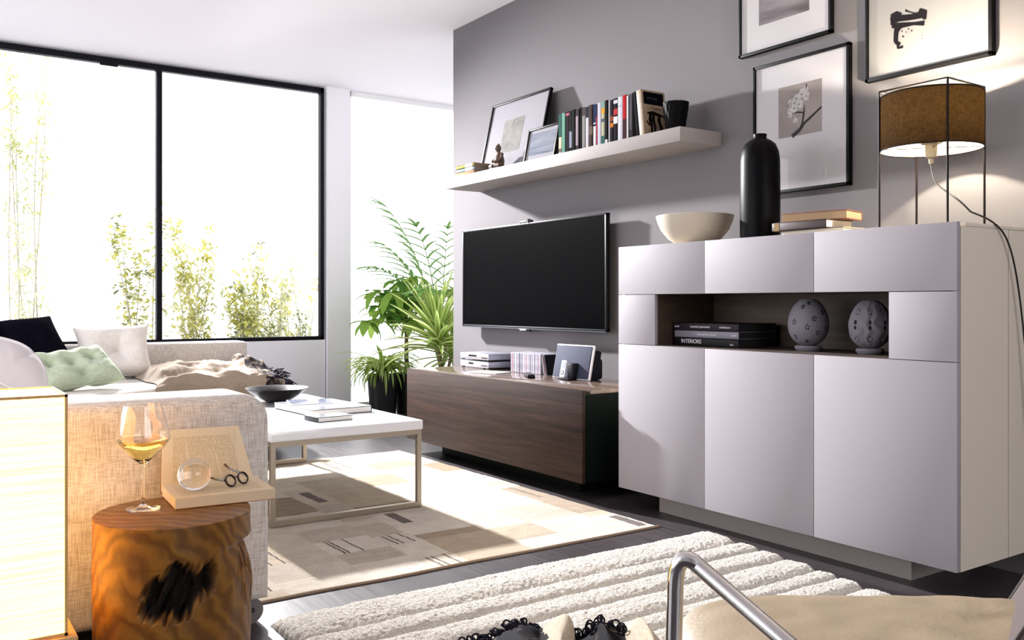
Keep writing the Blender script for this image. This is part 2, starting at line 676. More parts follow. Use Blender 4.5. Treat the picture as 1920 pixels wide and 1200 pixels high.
build('plinth', MB().box(2.975, XW - 0.02, 3.70, 5.16, 0, BZ0), mat('plinth_dark', '#08110e', 0.6, spec=0.1), tb)

# --- floating shelf
sh = build('wall_shelf', MB().box(3.128, XW, 3.124, 5.383, 1.787, 1.858, 0.0015), mat('shelf_lacquer', '#96918f', 0.6, bump=0.02, bscale=300, spec=0.12))
tag(sh, 'long pale floating shelf on the grey wall above the television', 'shelf')

# --- television
tv = thing('television', 'large black flat television mounted on the grey wall', 'television', (3.36, 4.70, 0.84))
TX0, TX1, TY0, TY1, TZ0, TZ1 = 3.335, 3.365, 3.916, 5.497, 0.834, 1.516
M_tv = mat('tv_plastic', '#08080d', 0.35, spec=0.25)
mb = MB()
bz = 0.014
mb.box(TX0, TX1, TY0, TY1, TZ1 - bz, TZ1, 0.003).box(TX0, TX1, TY0, TY1, TZ0, TZ0 + bz, 0.003)
mb.box(TX0, TX1, TY0, TY0 + bz, TZ0, TZ1, 0.003).box(TX0, TX1, TY1 - bz, TY1, TZ0, TZ1, 0.003)
mb.box(TX0 + 0.008, TX1, TY0 + 0.01, TY1 - 0.01, TZ0 + 0.01, TZ1 - 0.01)
build('housing', mb, M_tv, tv)
build('screen', MB().box(TX0 + 0.003, TX0 + 0.008, TY0 + bz, TY1 - bz, TZ0 + bz, TZ1 - bz), mat('tv_screen', '#010102', 0.25, spec=0.015), tv)
build('trim_edge', MB().box(TX0 - 0.001, TX0 + 0.004, TY0 + 0.002, TY1 - 0.002, TZ0 - 0.003, TZ0 + 0.001), mat('tv_trim', '#565a66', 0.3, metal=0.6), tv)
mb = MB()
mb.box(TX0 - 0.004, TX0 + 0.01, 4.66, 4.80, TZ0 - 0.018, TZ0 + 0.002, 0.004)
lg = build('badge', mb, M_tv, tv)
build('badge_plate', MB().box(TX0 - 0.006, TX0 - 0.004, 4.70, 4.77, TZ0 - 0.012, TZ0 - 0.004, 0.0008), mat('badge_silver', '#c9c9cf', 0.3, metal=0.7), lg)
build('wall_bracket', MB().box(TX1, XW - 0.001, 4.4, 5.0, 1.0, 1.35), M_tv, tv)
mb = MB()
mb.box(TX0 - 0.002, TX1 - 0.004, 4.66, 4.78, TZ1 - 0.002, TZ1 + 0.016, 0.005)
mb.tube([(TX0 - 0.006, 4.69, TZ1 + 0.012), (TX0 + 0.02, 4.69, TZ1 + 0.012)], 0.012, 14)
build('camera_bar', mb, M_tv, tv)

# ================================================================== SHELF CONTENTS
def framed(name, label, y0, y1, z0, z1, x_bot, x_top, fw=0.014, depth=0.025, mount=None, group=None):
    """picture on or against the right wall; returns root and the matrix of its face (x right, y up, z out)"""
    h = (z1 - z0)
    L_ = math.hypot(h, x_top - x_bot)
    ux = Vector((0, -1, 0))                                        # viewer's right
    uy = Vector((x_top - x_bot, 0, h)).normalized()
    uz = ux.cross(uy)                                              # out into the room
    org = Vector(((x_bot), (y0 + y1) / 2, z0))
    root = thing(name, label, 'picture', org, group=group)
    M = Matrix((ux, uy, uz)).transposed().to_4x4()
    M.translation = org
    W2 = (y1 - y0) / 2
    mb = MB()
    mb.M = M
    mb.box(-W2, W2, 0, fw, 0, depth, 0.001).box(-W2, W2, L_ - fw, L_, 0, depth, 0.001)
    mb.box(-W2, -W2 + fw, 0, L_, 0, depth, 0.001).box(W2 - fw, W2, 0, L_, 0, depth, 0.001)
    mb.box(-W2 + .002, W2 - .002, .002, L_ - .002, 0, 0.004)
    build('frame', mb, M_frame, root)
    mb = MB()
    mb.M = M
    mb.box(-W2 + fw, W2 - fw, fw, L_ - fw, 0.004, depth - 0.009)
    build('mount', mb, mount or M_mount, root)
    mb = MB()
    mb.M = M
    mb.box(-W2 + fw, W2 - fw, fw, L_ - fw, depth - 0.005, depth - 0.003)
    build('glazing', mb, M_gl, root)
    return root, M, W2, L_, depth - 0.009


M_frame = mat('black_frame', '#070608', 0.5, spec=0.12)
M_mount = mat('white_mount', '#aaa7a9', 0.8)
M_gl = glass_pane('picture_glass', refl=0.5)


def photo(root, M, x0, x1, y0, y1, z, m, name='print'):
    mb = MB()
    mb.M = M
    mb.box(x0, x1, y0, y1, z, z + 0.0008)
    return build(name, mb, m, root)


def blot(mb, pts, w, z, m=0, n=3):
    """flat painted stroke along pts in the local xy plane; w = width or list"""
    P_ = [Vector((p[0], p[1], 0)) for p in pts]
    ws = w if isinstance(w, (list, tuple)) else [w] * len(P_)
    vs, fs = [], []
    for i, p in enumerate(P_):
        t = P_[min(i + 1, len(P_) - 1)] - P_[max(i - 1, 0)]
        t.normalize()
        q = Vector((-t.y, t.x, 0)) * ws[i] / 2
        vs += [(p.x + q.x, p.y + q.y, z), (p.x - q.x, p.y - q.y, z)]
    for i in range(len(P_) - 1):
        fs.append([2 * i, 2 * i + 1, 2 * i + 3, 2 * i + 2])
    mb.add(vs, fs, m)


def disc(mb, x, y, r, z, m=0, n=14, sx=1.0):
    mb.add([(x + r * sx * cos(2 * pi * k / n), y + r * sin(2 * pi * k / n), z) for k in range(n)], [list(range(n))], m)


def noisy_print(name, stops, scale=(1, 1, 1), ns=4, dist=0.5):
    m = mat(name, '#888888', 0.8, spec=0.08)
    nt, b, N, L = nodes_of(m)
    tc = N('ShaderNodeTexCoord')
    mp = N('ShaderNodeMapping')
    mp.inputs['Scale'].default_value = scale
    n = N('ShaderNodeTexNoise')
    n.inputs['Scale'].default_value = ns
    n.inputs['Detail'].default_value = 4
    n.inputs['Distortion'].default_value = dist
    r = N('ShaderNodeValToRGB')
    while len(r.color_ramp.elements) < len(stops):
        r.color_ramp.elements.new(0.5)
    for e, (p, c) in zip(r.color_ramp.elements, stops):
        e.position = p
        e.color = lin(c)
    L(tc.outputs['Object'], mp.inputs['Vector'])
    L(mp.outputs['Vector'], n.inputs['Vector'])
    L(n.outputs['Fac'], r.inputs['Fac'])
    L(r.outputs['Color'], b.inputs['Base Color'])
    return m


# large picture leaning on the shelf
rt, M, W2, LH, fz = framed('framed_picture', 'large framed sketch leaning on the shelf behind the seated figurine', 4.48, 5.144, 1.8585, 2.345, 3.27, 3.385, fw=0.014, depth=0.022, mount=mat('soft_white_mount', '#7f7d83', 0.8, spec=0.1))
photo(rt, M, -0.14, 0.09, 0.13, 0.36, fz, noisy_print('sketch_paper', [(0.35, '#5f5d5a'), (0.5, '#6f6d69'), (0.65, '#777470')], ns=14))
mb = MB()
mb.M = M
random.seed(4)
blot(mb, [(-0.10, 0.34), (-0.09, 0.28), (-0.12, 0.22), (-0.13, 0.16)], [0.002, 0.006, 0.01, 0.003], fz + 0.0012)
blot(mb, [(-0.06, 0.20), (0.0, 0.17), (0.06, 0.145)], [0.004, 0.009, 0.003], fz + 0.0012)
blot(mb, [(-0.03, 0.34), (-0.05, 0.30), (-0.02, 0.29)], [0.003, 0.008, 0.003], fz + 0.0012)
blot(mb, [(0.03, 0.33), (0.05, 0.31), (0.08, 0.33), (0.07, 0.24)], [0.002, 0.007, 0.003, 0.002], fz + 0.0012)
build('drawing', mb, mat('sketch_ink', '#4a474c', 0.8), rt)
# small picture in front
rt, M, W2, LH, fz = framed('framed_picture', 'small framed seascape leaning on the shelf beside the upright books', 4.235, 4.55, 1.8585, 2.075, 3.215, 3.262, fw=0.011, depth=0.018, mount=MATS['soft_white_mount'])
photo(rt, M, -W2 + 0.03, W2 - 0.03, 0.045, LH - 0.035, fz, noisy_print('seascape', [(0.3, '#474e5c'), (0.5, '#626773'), (0.7, '#787b82')], scale=(1, 1, 9), ns=3))

# lying books at the shelf's far end
M_page = mat('book_pages', '#d9cfba', 0.9, bump=0.4, bscale=900)


def book(label, loc, size, cover, rz=0.0, spine=None, bands=(), group=None, name='book', lean=None, text=None, page=None, base=None):
    """closed book, local: spine on the -x side, x = width, y = length, z = thickness"""
    wd, ln, th = size
    root = thing(name, label, 'book', loc, rz, group)
    if lean is not None:
        root.rotation_euler = lean
    ct = min(0.003, th * 0.14)
    mb = MB()
    mb.box(0, wd, 0, ln, 0, ct, 0.0004).box(0, wd, 0, ln, th - ct, th, 0.0004).box(0, ct, 0, ln, 0, th, 0.0006)
    for y0, y1, mi in bands:
        mb.box(-0.0006, ct * 0.6, ln * y0, ln * y1, 0.0008, th - 0.0008, 0, mi)
    ms = [cover] + list(base or [])
    build('cover', mb, ms, root, world=False)
    build('pages', MB().box(ct, wd - 0.004, 0.003, ln - 0.003, ct, th - ct), page or M_page, root, world=False)
    return root


def plain(c, r=0.5):
    m = mat('cloth_' + c.strip('#'), c, 0.8, spec=0.03)
    m.node_tree.nodes['Principled BSDF'].inputs['Base Color'].default_value = tuple(q * 0.55 for q in lin(c)[:3]) + (1,)
    return m


z = 1.8585
for (lab, c, bc, th, dx, dy) in (
        ('tan book at the bottom of the lying pile at the far shelf end', '#b89a78', [], 0.026, 0.0, 0.0),
        ('blue grey book in the middle of the lying pile at the far shelf end', '#8793a8', ['#e3e6ea'], 0.024, 0.004, 0.012),
        ('yellow green patterned book on top of the lying pile at the far shelf end', '#a59b4e', ['#d8d6c6', '#3d3a34'], 0.022, 0.0, 0.02)):
    book(lab, (3.145 + dx, 5.035, z), (0.17, 0.25 - dy, th), plain(c), bands=[(0.1, 0.5, 1)] if bc else [], base=[plain(x) for x in bc], group='lying books at the far shelf end', page=mat('brown_pages', '#84705f', 0.9, bump=0.3, bscale=600))
    z += th + 0.0004

# seated figurine
fg = thing('figurine', 'small brown seated figurine on the shelf before the leaning picture', 'figurine', (3.20, 4.83, 1.8585))
M_fig = mat('bronze_brown', '#4d3a2e', 0.55, bump=0.3, bscale=60, vary=0.25, vscale=30)
build('base', MB().box(3.165, 3.25, 4.775, 4.885, 1.8585, 1.871, 0.002), mat('figurine_base', '#d9dade', 0.5), fg)
mb = MB()
c = Vector((3.205, 4.825, 1.871))
mb.sphere(c + Vector((0, 0, 0.045)), 0.036, (0.95, 1.0, 1.35))                          # torso
mb.sphere(c + Vector((0, 0, 0.085)), 0.024, (1.0, 1.45, 0.8))                           # shoulders
mb.sphere(c + Vector((-0.006, 0.004, 0.128)), 0.021, (1, 0.95, 1.15))                   # head
mb.sphere(c + Vector((-0.002, 0.004, 0.112)), 0.011, (1, 1, 1.2))
mb.sphere(c + Vector((-0.004, -0.001, 0.150)), 0.008)
mb.sphere(c + Vector((-0.027, 0.004, 0.126)), 0.005)                                    # nose
for sy in (-1, 1):
    mb.sphere(c + Vector((-0.004, 0.004 + sy * 0.02, 0.128)), 0.006, (1, 0.5, 1.7))     # ears
    mb.tube([c + Vector((0, sy * 0.033, 0.09)), c + Vector((-0.008, sy * 0.042, 0.062)), c + Vector((-0.03, sy * 0.032, 0.042)), c + Vector((-0.042, sy * 0.012, 0.04))], [0.011, 0.010, 0.008, 0.008], 12)
    mb.tube([c + Vector((0, sy * 0.02, 0.014)), c + Vector((-0.012, sy * 0.05, 0.014)), c + Vector((-0.035, sy * 0.048, 0.013)), c + Vector((-0.045, sy * 0.01, 0.012))], [0.018, 0.016, 0.013, 0.009], 12)
build('body', mb, M_fig, fg)

# upright books, far end to near end: colour, thickness, height, bands, label bits
XS = 3.150
PX = lambda px: (SA * 1680 + (px - 960) * CA, CA * 1680 - (px - 960) * SA)
yat = lambda px, x: x * PX(px)[1] / PX(px)[0]
row = [
    (1047, 1053.5, '#d6cdae', [(0.42, 1, '#2f5a54'), (0.05, 0.14, '#6c6a60')], 'cream book with a dark teal upper spine, first of the row', 0.0),
    (1053.5, 1060, '#6fa08c', [], 'sea green book second in the upright row', 0.0),
    (1060, 1067, '#231a22', [(0.90, 0.96, '#c4607a')], 'black plum book with a pink mark at its spine top', 0.002),
    (1067, 1072, '#19191d', [(0.1, 0.5, '#8d93a4')], 'black book with a pale blue grey patch low on its spine', -0.002),
    (1072, 1078, '#121214', [], 'plain black book after the one with a pale blue patch', 0.003),
    (1078, 1084, '#a898a2', [(0.0, 0.12, '#2a2628'), (0.84, 1, '#3a3436')], 'dusty pink grey book with dark spine ends', -0.002),
    (1084, 1090, '#0f0f12', [], 'plain black book after the dusty pink grey one', 0.004),
    (1090, 1097, '#8e8a88', [(0.8, 1, '#4e4642')], 'grey book with a brown spine top', 0.0),
    (1097, 1103, '#cfcdd6', [(0.74, 1, '#23263a')], 'white slim book with a navy spine top', -0.003),
    (1103, 1111, '#44342f', [(0.3, 0.5, '#6b5a50')], 'mottled brown book in the middle of the upright row', 0.002),
    (1111, 1117, '#e4e3e8', [(0.56, 1, '#1f2c52'), (0.48, 0.53, '#20222c')], 'white book with a navy blue upper spine', 0.0),
    (1117, 1120, '#a23248', [(0.7, 1, '#28243a')], 'slim crimson book beside the white and navy one', -0.004),
    (1120, 1127, '#c5c4d3', [], 'pale lavender book in the upright row', 0.0),
    (1127, 1134, '#b3b094', [(0.0, 0.2, '#2e5e50'), (0.72, 0.84, '#d29a34'), (0.86, 1, '#7fa193'), (0.52, 0.6, '#56606a')], 'patterned book with green, cream and yellow spine', 0.002),
    (1134, 1139, '#131316', [(0.0, 0.1, '#d9c9d2')], 'black book after the green and yellow patterned one', 0.003),
    (1139, 1142.5, '#e8e6e8', [], 'slim white book before the black and orange one', 0.001),
    (1142.5, 1149, '#17131a', [(0.36, 0.46, '#c6701e'), (0.5, 0.62, '#8d4424')], 'black book with orange bands across its spine', -0.002),
    (1149, 1157, '#141418', [(0.62, 0.76, '#b8373b'), (0.42, 0.58, '#dedadc'), (0.88, 0.96, '#d2d2d6')], 'black book with red and white spine patches', 0.0),
    (1157, 1167, '#cfcdd8', [(0.78, 0.8, '#9d9aab')], 'thick white lavender book beside the red one', 0.002),
    (1167, 1174, '#b5161c', [(0.0, 0.46, '#3c2022')], 'bright red book with a dark lower spine', 0.003),
    (1174, 1178, '#d9d7da', [], 'slim white book after the bright red one', -0.004),
    (1178, 1185, '#5a585c', [(0.0, 0.2, '#2c2a2c')], 'dark grey book last of the straight row', 0.002),
]
for a, b_, c, bands, lab, dh in row:
    y_hi, y_lo = yat(a, XS), yat(b_, XS)
    th = (y_hi - y_lo) - 0.0006
    H = 0.232 + dh
    cols = [plain(q[2], 0.45) for q in bands]
    # local: x = width (into the shelf), y = height, z = thickness -> stand it up: local y -> world z, local z -> world -y
    bk = book(lab, (0, 0, 0), (0.165, H, th), plain(c, 0.45), bands=[(q[0], q[1], i + 1) for i, q in enumerate(bands)], base=cols, group='upright books on the floating shelf')
    bk.rotation_euler = (pi / 2, 0, 0)
    bk.location = (XS + random.uniform(0, 0.006), y_hi, 1.8585)

# two leaning books
Ylean = yat(1185, XS) - 0.003
ang = radians(7)
bk = book('black book leaning against the upright row', (0, 0, 0), (0.165, 0.236, 0.03), plain('#0d0d10', 0.4), group='leaning books on the floating shelf')
bk.rotation_euler = (pi / 2 - ang, 0, 0)
bk.location = (XS, Ylean - 0.235 * sin(ang) + 0.0, 1.8587)
bt = thing('book', 'thick beige paperback leaning last, its dark illustrated cover facing the camera', 'book', (XS - 0.005, Ylean - 0.235 * sin(ang) - 0.034, 1.8587), group='leaning books on the floating shelf')
bt.rotation_euler = (pi / 2 - ang, 0, 0)
WB, HB, TB = 0.165, 0.238, 0.036
build('cover', MB().box(0, WB, 0, HB, 0, 0.0015, 0.0004).box(0, WB, 0, HB, TB - 0.0015, TB, 0.0004).box(0, 0.002, 0, HB, 0, TB, 0.0005), mat('beige_cover', '#86735f', 0.55, vary=0.15, vscale=30), bt, world=False)
build('pages', MB().box(0.002, WB - 0.003, 0.001, HB - 0.001, 0.0015, TB - 0.0015), M_page, bt, world=False)
build('title_block', MB().box(0.012, WB - 0.012, HB * 0.68, HB - 0.01, TB, TB + 0.0004), plain('#0a0a10'), bt, world=False)
mb = MB()
random.seed(9)
blot(mb, [(0.03, 0.115), (0.07, 0.118), (0.11, 0.112), (0.145, 0.106)], [0.010, 0.02, 0.018, 0.008], TB + 0.0008)
for x in (0.052, 0.074, 0.115):
    blot(mb, [(x, 0.115), (x - 0.006, 0.08), (x + 0.004, 0.045), (x, 0.01)], [0.018, 0.022, 0.016, 0.014], TB + 0.0009)
blot(mb, [(0.02, 0.075), (0.035, 0.055), (0.05, 0.05)], [0.006, 0.012, 0.008], TB + 0.0010)
blot(mb, [(0.115, 0.07), (0.13, 0.035), (0.135, 0.015)], [0.010, 0.014, 0.012], TB + 0.0010)
build('cover_picture', mb, plain('#1a1512'), bt, world=False)
BM = wm(bt) @ Matrix.Translation((WB / 2, HB * 0.60, TB + 0.0004))
text_mesh('title', 'La Trama', 0.026, plain('#4a3626'), bt, BM)
text_mesh('author_line', 'ANTOLOGIA', 0.012, plain('#56565c'), bt, wm(bt) @ Matrix.Translation((WB / 2 - 0.01, HB * 0.82, TB + 0.0006)))

# black textured pot on the shelf
pt = MB()


def knobby(r, a, z_):
    k = 0.0022 * (abs(sin(9 * a + 40 * z_)) + abs(sin(9 * a - 40 * z_)))
    return r + k if r > 0.03 and z_ > 0.004 else r


prof = [(0.001, 0.0), (0.040, 0.0)] + [(0.040 + 0.024 * (t / 24) ** 0.8, 0.003 + 0.147 * t / 24) for t in range(25)] + [(0.060, 0.150), (0.036, 0.02), (0.001, 0.02)]
pt.lathe(prof, (3.235, 3.262, 1.8585), 90, f=knobby)
tag(build('plant_pot', pt, mat('black_ceramic_pot', '#040305', 0.6, spec=0.08)), 'small black textured tapering pot at the near shelf end', 'pot')

# ================================================================== WALL PICTURES
# A: top, partly cut by the frame
rt, M, W2, LH, fz = framed('framed_picture', 'upper framed photograph with a soft horizon print, left of the brushwork picture', 2.465, 2.991, 2.195, 2.815, XW - 0.002, XW - 0.002, depth=0.026)
ph = photo(rt, M, -W2 + 0.12, W2 - 0.12, 0.13, LH - 0.13, fz, noisy_print('horizon_print', [(0.3, '#4f4a4d'), (0.5, '#7a7578'), (0.7, '#928e90')], scale=(0.4, 0.6, 3.0), ns=3.0, dist=0.2))
mb = MB()
mb.M = M
blot(mb, [(-W2 + 0.12, 0.295), (-0.05, 0.285), (0.02, 0.3), (W2 - 0.12, 0.31)], [0.018, 0.016, 0.03, 0.04], fz + 0.0012)
build('shore_line', mb, plain('#4a4448', 0.8), rt)
# B: blossom
rt, M, W2, LH, fz = framed('framed_picture', 'framed blossom branch photograph behind the tall black vase', 2.374, 2.901, 1.512, 2.131, XW - 0.002, XW - 0.002, depth=0.026)
bx0, bx1, by0, by1 = -0.118, 0.120, 0.255, 0.492
photo(rt, M, bx0, bx1, by0, by1, fz, noisy_print('blossom_backdrop', [(0.3, '#736b67'), (0.5, '#827a75'), (0.7, '#8c8580')], ns=6))
mb = MB()
mb.M = M
S = lambda u, v: (bx0 + (bx1 - bx0) * u, by0 + (by1 - by0) * v)
blot(mb, [S(0.33, 0.0), S(0.5, 0.10), S(0.62, 0.22), S(0.8, 0.33), S(1.0, 0.46)], [0.020, 0.018, 0.013, 0.011, 0.009], fz + 0.0018)
blot(mb, [S(0.5, 0.1), S(0.57, 0.22), S(0.6, 0.42), S(0.62, 0.56)], [0.012, 0.011, 0.009, 0.003], fz + 0.0020)
blot(mb, [S(0.6, 0.42), S(0.45, 0.45), S(0.36, 0.44)], [0.006, 0.008, 0.002], fz + 0.0022)
build('branch', mb, plain('#241b1c', 0.8), rt)
mb = MB()
mb.M = M
blot(mb, [S(0.66, 0.96), S(0.65, 0.87)], [0.006, 0.005], fz + 0.0018)
build('twig', mb, plain('#241b1c', 0.8), rt)
mb = MB()
mb.M = M
random.seed(11)
for u, v, r0 in ((0.30, 0.66, 0.018), (0.42, 0.72, 0.02), (0.55, 0.78, 0.024), (0.66, 0.72, 0.02), (0.64, 0.86, 0.014), (0.38, 0.54, 0.022), (0.28, 0.50, 0.016), (0.5, 0.6, 0.022), (0.40, 0.30, 0.013), (0.28, 0.42, 0.012)):
    for k in range(5):
        a = k * 2 * pi / 5 + random.random()
        x, y = S(u, v)
        disc(mb, x + cos(a) * r0 * 0.55, y + sin(a) * r0 * 0.55, r0 * random.uniform(0.38, 0.55), fz + 0.0014 + 0.00002 * k + 0.0001 * random.random(), 0)
    disc(mb, *S(u + random.uniform(-.01, .01), v), r0 * 0.16, fz + 0.0017, 1)
for k in range(26):
    u, v = random.uniform(0.18, 0.5), random.uniform(0.35, 0.78)
    disc(mb, *S(u, v), random.uniform(0.001, 0.003), fz + 0.00172, 1)
build('blossoms', mb, [plain('#d9d5d3', 0.8), plain('#6f6462', 0.8)], rt)
# C: black brushwork
rt, M, W2, LH, fz = framed('framed_picture', 'framed black brushwork on cream paper above the table lamp', 1.758, 2.293, 1.935, 2.60, XW - 0.002, XW - 0.002, depth=0.03, mount=mat('cream_art_paper', '#858382', 0.8, spec=0.1))
mb = MB()
mb.M = M
X = lambda px, py: (Vector((0, 0, 0)) if False else None)


def onC(px, py):
    x = XW - 0.03
    dx, dy = PX(px)
    s_ = x / dx
    return (-(s_ * dy - (2.293 + 1.758) / 2), 1 + s_ * (568 - py) - 1.935)


zz = fz + 0.0012
blot(mb, [onC(1668, 40), onC(1684, 34), onC(1705, 32), onC(1730, 26)], [0.035, 0.026, 0.024, 0.03], zz)
blot(mb, [onC(1669, 30), onC(1679, 25), onC(1688, 28)], [0.014, 0.02, 0.018], zz + .0001)
blot(mb, [onC(1722, 18), onC(1733, 22), onC(1732, 36)], [0.014, 0.02, 0.016], zz + .0002)
blot(mb, [onC(1671, 48), onC(1690, 47), onC(1712, 44), onC(1732, 43)], [0.02, 0.022, 0.012, 0.02], zz + .0003)
blot(mb, [onC(1683, 50), onC(1679, 60), onC(1678, 78)], [0.035, 0.022, 0.02], zz + .0004)
blot(mb, [onC(1677, 78), onC(1684, 82), onC(1681, 91)], [0.014, 0.02, 0.004], zz + .0005)
blot(mb, [onC(1682, 90), onC(1692, 87)], [0.008, 0.012], zz + .0006)
blot(mb, [onC(1696, 19), onC(1706, 23), onC(1718, 25)], [0.008, 0.003, 0.004], zz + .0007)
for p, r_ in (((1692, 68), .004), ((1690, 58), .003), ((1702, 54), .003), ((1708, 57), .003), ((1727, 66), .002), ((1727, 72), .002), ((1698, 60), .002)):
    disc(mb, *onC(*p), r_, zz + .0008)
build('brushwork', mb, plain('#1b161a', 0.8), rt)

# ================================================================== ON THE HIGHBOARD
ZT = Z1 + 0.0005
# white bowl
prof = [(0.001, 0.0), (0.075, 0.0), (0.088, 0.004), (0.125, 0.03), (0.158, 0.07), (0.175, 0.11), (0.181, 0.135), (0.177, 0.137), (0.170, 0.112), (0.15, 0.072), (0.117, 0.034), (0.07, 0.012), (0.001, 0.010)]
tag(build('bowl', MB().lathe(prof, (3.09, 2.99, ZT), 64), mat('sandstone_bowl', '#b0a698', 0.75, bump=0.25, bscale=150, vary=0.06, vscale=6)),
    'wide cream stoneware bowl on the far end of the highboard', 'bowl')
# tall black vase
prof = [(0.001, 0), (0.074, 0), (0.082, 0.006), (0.085, 0.02), (0.086, 0.2), (0.085, 0.345), (0.080, 0.385), (0.066, 0.418), (0.045, 0.435), (0.031, 0.441), (0.028, 0.447), (0.029, 0.462), (0.025, 0.463), (0.023, 0.44), (0.001, 0.43)]
tag(build('vase', MB().lathe(prof, (3.10, 2.612, ZT), 64), mat('black_glaze', '#040305', 0.42, spec=0.08)), 'tall black bottle shaped vase on the highboard', 'vase')
# stack of three books
zb = ZT
book('cream paperback at the bottom of the stack on the highboard', (3.00, 2.125, zb), (0.17, 0.29, 0.022), mat('cream_cover', '#aea698', 0.6), group='stacked books on the highboard')
zb += 0.0225
bk = book('dark maroon book with gilt spine end in the middle of the highboard stack', (2.985, 2.19, zb), (0.17, 0.262, 0.034), mat('maroon_cover', '#2b1618', 0.5), bands=[(0.86, 0.96, 1)],
          base=[mat('gilt', '#6b5020', 0.5, metal=0.3)], group='stacked books on the highboard')
zb += 0.0345
bk = book('tan book with russet boards on top of the highboard stack', (3.17, 2.145, zb), (0.15, 0.275, 0.036), mat('russet_cover', '#7c4a3a', 0.6), rz=radians(0), group='stacked books on the highboard', page=mat('tan_pages', '#a48a6c', 0.9, bump=0.4, bscale=900))
bk.location = (3.135, 2.44, zb)
bk.rotation_euler = (0, 0, radians(12) + pi)

# --- table lamp
lp = thing('table_lamp', 'table lamp with a brown drum shade in a square black wire frame', 'lamp', (3.157, 1.86, ZT))
M_rod = mat('lamp_rod', '#120b09', 0.5, spec=0.15)
XA, XB_, YL, YR = 3.035, 3.28, 1.993, 1.728
zr = 1.79
mb = MB()
cs = [(XA, YL), (XA, YR), (XB_, YR), (XB_, YL)]
for (x, y) in cs:
    mb.bar((x, y, ZT), (x, y, zr), 0.004, 10)
for i in range(4):
    a, b_ = cs[i], cs[(i + 1) % 4]
    mb.bar((a[0], a[1], zr), (b_[0], b_[1], zr), 0.004, 10)
mb.bar((XA, YL, 1.574), (XB_, YR, 1.574), 0.002, 6).bar((XA, YR, 1.574), (XB_, YL, 1.574), 0.002, 6)
build('wire_frame', mb, M_rod, lp)
sc_ = (3.157, 1.8605)
RS, SB, STP = 0.1755, 1.568, 1.768
so = [(RS, SB), (RS, STP)]
shade_out = translucent('shade_cloth', '#2f2822', '#584c3b', tr=0.42, weave=420)
shade_in = translucent('shade_lining', '#e9e4dc', '#c8a878', tr=0.12)
mb = MB()
n_ = 72
for (rad, mi) in ((RS, 0), (RS - 0.0015, 1)):
    vs, fs = [], []
    for i in range(n_):
        a = 2 * pi * i / n_
        vs += [(sc_[0] + rad * cos(a), sc_[1] + rad * sin(a), SB), (sc_[0] + rad * cos(a), sc_[1] + rad * sin(a), STP)]
    for i in range(n_):
        j = (i + 1) % n_
        fs.append([2 * i, 2 * j, 2 * j + 1, 2 * i + 1])
    mb.add(vs, fs, mi)
shd = build('lamp_shade', mb, [shade_out, shade_in], lp)
for zz_ in (SB, STP):
    mb = MB()
    mb.tube([(sc_[0] + RS * cos(2 * pi * i / n_), sc_[1] + RS * sin(2 * pi * i / n_), zz_) for i in range(n_)], 0.0028, 6, loop=True)
    build('shade_rim', mb, M_rod, shd)
mb = MB()
mb.lathe([(0.001, -0.05), (0.008, -0.05), (0.010, -0.03), (0.019, -0.026), (0.021, 0.0), (0.021, 0.022), (0.036, 0.024), (0.036, 0.028), (0.022, 0.030), (0.022, 0.05), (0.001, 0.05)], (sc_[0], sc_[1], 1.565), 28)
build('bulb_holder', mb, mat('holder_plastic', '#8d8471', 0.5), lp)
build('bulb', MB().sphere((sc_[0], sc_[1], 1.655), 0.03, (1, 1, 1.15)), mat('bulb_glow', '#ffe9c0', 0.4, emit='#ffdfa8', estr=60), lp)
light('table_lamp_light', 'POINT', (sc_[0], sc_[1], 1.70), 118, (1.0, 0.87, 0.66), shadow_soft_size=0.02)
pts = bez((sc_[0], sc_[1], 1.515), (sc_[0] - 0.0, sc_[1] - 0.01, 1.40), (3.02, 1.73, 1.42), (3.06, 1.66, 1.315), 14)
pts += bez((3.06, 1.66, 1.315), (3.10, 1.63, 1.295), (3.165, 1.606, 1.28), (3.21, 1.604, 1.20), 8)[1:]
pts += bez((3.21, 1.604, 1.20), (3.25, 1.60, 1.13), (3.33, 1.60, 0.95), (3.39, 1.59, 0.01), 14)[1:]
build('cord', MB().tube(pts, 0.0032, 8), mat('cord_black', '#14110f', 0.5), lp)

# ================================================================== IN THE NICHE
zn = NZ0 + 0.0005
M_nb = [mat('niche_book_plum', '#1d121d', 0.5, spec=0.2), mat('niche_book_grey', '#6a6772', 0.4), mat('niche_book_black', '#040406', 0.5, spec=0.2)]
M_let = mat('spine_lettering', '#d3cfd4', 0.5)
black_pages = mat('dark_edge_pages', '#1d1b1c', 0.9)
ny = 2.655
for lab, mi, th, dy, tx in (
        ('black book with INTERIORS on its spine at the bottom of the niche pile', 2, 0.036, 0.0, [('INTERIORS', 0.72, 0.026, 0.55), ('daab', 0.10, 0.011, 0.35)]),
        ('grey spined book in the middle of the niche pile', 1, 0.034, 0.004, [('taschen', 0.07, 0.012, 0.5), ('contemporary houses', 0.48, 0.013, 0.5)]),
        ('dark plum book with pale lettering on top of the niche pile', 0, 0.034, 0.0, [('home', 0.95, 0.013, 0.5), ('mountain apartments', 0.58, 0.014, 0.5), ('architecture', 0.2, 0.013, 0.5)])):
    if 'taschen' in tx[0][0]:
        tx = [('studio', 0.07, 0.012, 0.5), tx[1]]
    bk = book(lab, (3.012, ny, zn), (0.25, 0.392 - dy, th), M_nb[mi], page=black_pages, group='books piled in the niche')
    for s_, fy, size, fz_ in tx:
        Mx = Matrix(((0, 0, -1, 3.0115), (-1, 0, 0, ny + 0.392 * fy), (0, 1, 0, zn + th * fz_), (0, 0, 0, 1)))
        text_mesh('spine_title', s_, size, M_let, bk, Mx)
    zn += th + 0.0004


